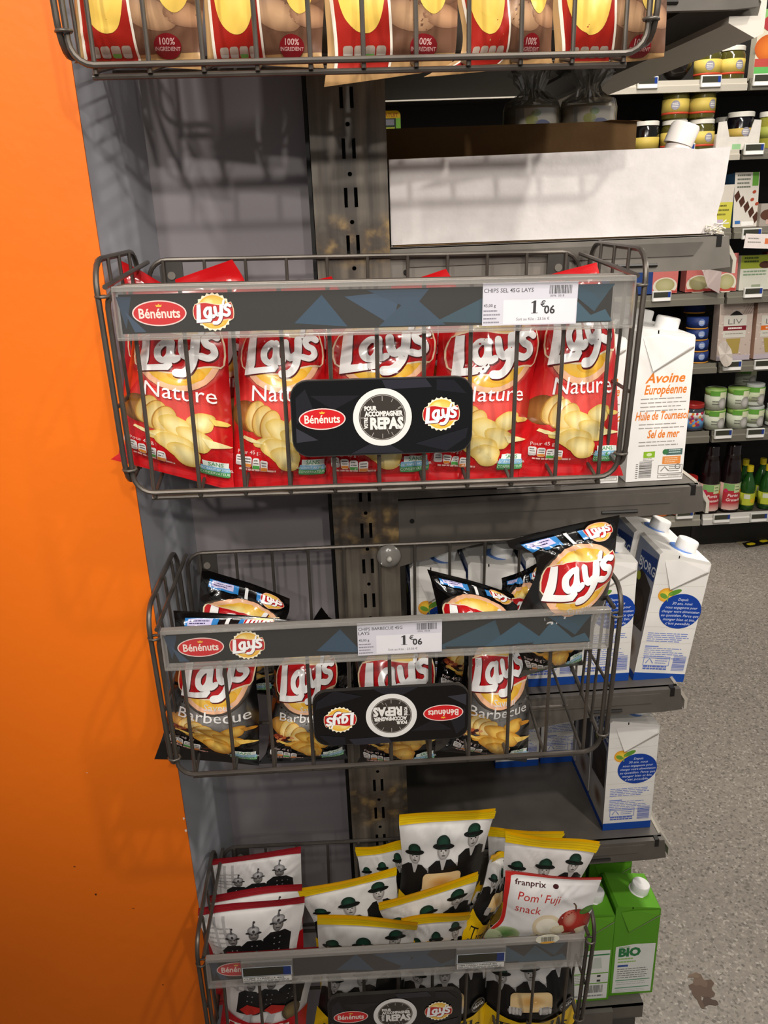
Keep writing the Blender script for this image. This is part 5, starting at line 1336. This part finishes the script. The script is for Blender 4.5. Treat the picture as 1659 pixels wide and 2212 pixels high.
p = at(1567, 765, YF-.03); t = thing('shelf_spinner', 'round crumpled clear tag hanging in front of the beige pack', 'hanging tag', tuple(p)); g = G(); V = [(0, 0, 0)]+[(.025*math.cos(q*PI/8)*(1+.08*math.sin(q*2.2)), .004*math.sin(q*1.3), .046*math.sin(q*PI/8)*(1+.06*math.cos(q*1.7))-.0) for q in range(16)]; g.add(V, [(0, 1+q, 1+(q+1) % 16) for q in range(16)], '#c9bfb5'); g.v = [(v[0]-v[2]*.25, v[1], v[2]) for v in g.v]; g.build('disc', 'card', t)
def gp(seed):
    a = Art(); a.rect(-.035, .052, .035, .07, '#5f9a3a'); a.rect(.0, .045, .028, .066, '#d5d8b4'); a.up(); a.ell(.012, .025, .018, .02, '#c9c6c0', edge='#8a8782', n=16); a.lines(-.025, .03, .0, 2, .01, .004, '#6a6a62', seed); return a


CN = [(0, .72, '#c3c9b4'), (.72, 1, '#8fb25a')]
CP = [(.036, 0), (.0375, .002), (.0375, .072), (.0365, .075), (.0355, .0735)]
for px, dz, lab in ((1546, 0, 'green and white can lower left of four'), (1596, 0, 'green and white can lower right of four'), (1549, .0765, 'green and white can upper left of four'), (1598, .0765, 'green and white can upper right of four')):
    jar('coconut_milk_can', lab, px-4, 5, .0375, .074, None, '#8d8d88', CN, .05, 'green and white cans', dz, gp(int(px)), 'plastic', CP)
jar('coconut_milk_can', 'green and white can standing behind the four', 1610, 5, .0375, .074, None, '#8d8d88', CN, .16, None, .0765*1.7, gp(3), 'plastic', CP)
for px, dz, lab in ((1632, 0, 'lidded glass jar with green label beside the cans'), (1678, 0, 'lidded glass jar with green label at the picture edge'), (1634, .083, 'silver lid of the upper glass jar beside the cans')):
    jar('coconut_oil_jar', lab, px-4, 5, .0345, .08, '#b9bcb8', '#b9bdb4', [(.2, .7, '#b9c2a0')], .05, 'glass jars with green labels', dz, gp(int(px)))
jar('candy_jar', 'red lidded jar with colourful dots beside the oat carton', 1496, 5, .04, .10, '#9a2420', '#3a3a42', [(.1, .45, '#5a8ab9'), (.45, .7, '#d8d4d0')], .05, None, 0, (lambda a: [a.ell(-.03+.06*random.Random(i).random(), .02+.05*random.Random(i+50).random(), .005, .005, ['#c9304a', '#d8902a', '#8a2a5a'][i % 3], n=8) for i in range(22)] and a)(Art()))
JP = [(.034, 0), (.0395, .006), (.0395, .145), (.038, .165), (.031, .205), (.027, .225), (.0285, .229), (.027, .233), (.0265, .262), (.025, .265)]
def jp():
    a = Art(); a.rect(-.04, .085, .04, .118, '#7fae6a'); a.rect(-.04, .03, .04, .09, '#b5303a', ); a.rect(-.04, .012, .04, .04, '#e0c0b4', '#b5454a'); a.up(); a.rect(.0, .082, .026, .116, '#c9d2a0'); a.ell(.034, .085, .01, .01, '#d98a2a', n=10); a.ell(-.03, .09, .008, .008, '#c9305a', n=10); a.up(); a.text('Purée', -.022, .066, .017, '#f4dcd8', 'l', .01, .2); a.text('Grenade', -.026, .048, .016, '#f4dcd8', 'l', .01, .2); a.lines(.003, .105, .023, 2, .012, .003, '#5a6a3a', 2); return a


for px, lab in ((1533, 'dark juice bottle with red label, left of two'), (1577, 'dark juice bottle with red label, right of two')):
    jar('juice_bottle', lab, px, 6, .0395, .275, None, '#170c0e', [(.05, .43, '#c9a79a')], .05, 'dark juice bottles with red labels', 0, jp(), 'gloss', JP)
LP = [(.024, 0), (.0275, .005), (.0275, .075), (.026, .10), (.016, .128), (.011, .14), (.011, .152)]
def lp():
    a = Art(); a.rect(-.03, .022, .03, .07, '#b9c23a'); a.up(); a.rect(-.024, .048, -.002, .066, '#d0d6c0'); a.ell(.012, .04, .012, .01, '#e0b42a', n=12); a.rect(.016, .03, .028, .062, '#d8cc1e'); return a


for px, dy, lab in ((1615, .05, 'front green lemon juice bottle next to the red juice bottles'), (1655, .05, 'front green lemon juice bottle at the picture edge'), (1605, .13, 'rear green lemon juice bottle next to the red juice bottles'), (1642, .13, 'rear green lemon juice bottle towards the picture edge')):
    jar('lemon_juice_bottle', lab, px, 6, .0275, .165, '#c9b41c', '#1d4a18', [(.12, .42, '#b9c23a')], dy, 'green lemon juice bottles', 0, lp(), 'gloss', LP)
jar('spread_jar', 'red lidded jar left of the juice bottles', 1483, 6, .036, .15, '#a3201c', '#8f6a3a', [(.1, .5, '#c9b48a')], .04)
for i, px in enumerate((1424, 1468)):
    jar('soup_jar', 'orange jar glimpsed under the shelf bracket, %s of two' % ('left', 'right')[i], px, 6, .036, .12, '#c9b49a', '#b5602a', [(.1, .5, '#c97a3a')], .04, 'orange jars under the bracket')
for i, px in enumerate((1265, 1300, 1392)):
    box_pack('blue_packet', 'blue packet behind the basket corner, %s of three' % ('first', 'second', 'third')[i], px-22, px+20, 580, 640, .05, None, '#24407a', .05, 0, 'packet', 'blue packets on the fourth shelf')
p = at(1640, 520, YF-.022); g = G(); g.box((-.05, 0, -.025), (.06, .002, .022), '#e6dcd8'); a = Art(); a.rect(.02, -.01, .06, .008, '#d9754a'); a.lines(-.04, .005, .01, 2, .012, .004, '#8d8884', 2); plate_art(a, g); o = g.build('paper_notice', 'card'); o.location = p; o.rotation_euler = (0, .06, 0); tag(o, 'white paper notice hanging under the third rail tag', 'notice')

# ------------------------------------------------------------------ things on the floor
p = atz(1620, 1150, 0); g = G(); P = [atz(*q, 0) for q in ((1545, 1140), (1665, 1135), (1668, 1180), (1600, 1178))]; g.prism([(q[0]-P[0][0], q[1]-P[0][1]) for q in P], 2, .0005, .002, '#8d8168'); o = g.build('floor_card', 'card'); o.location = (P[0][0], P[0][1], 0); tag(o, 'flat beige card lying on the floor by the far shelving', 'card')
P = [atz(*q, 0) for q in ((1603, 1175), (1668, 1160), (1670, 1175), (1612, 1184))]; g = G(); g.prism([(q[0]-P[0][0], q[1]-P[0][1]) for q in P], 2, .0022, .004, '#14120f')
a = Art()
for s in (.08, .5, .9): x = [(P[0][k]+(P[1][k]-P[0][k])*s, P[0][k]+(P[1][k]-P[0][k])*min(1, s+.3)) for k in (0, 1)]; a.stroke([(x[0][0]-P[0][0]+.01, x[1][0]-P[0][1]-.02), (x[0][1]-P[0][0]-.02, x[1][1]-P[0][1]-.03)], .022, '#d9c21e', sm=False)
a.onto(g, lambda x, y, h: (x, y, .004+h)); o = g.build('hazard_tape', 'plastic'); o.location = (P[0][0], P[0][1], 0); tag(o, 'yellow and black striped tape on the floor by the far shelving', 'tape')
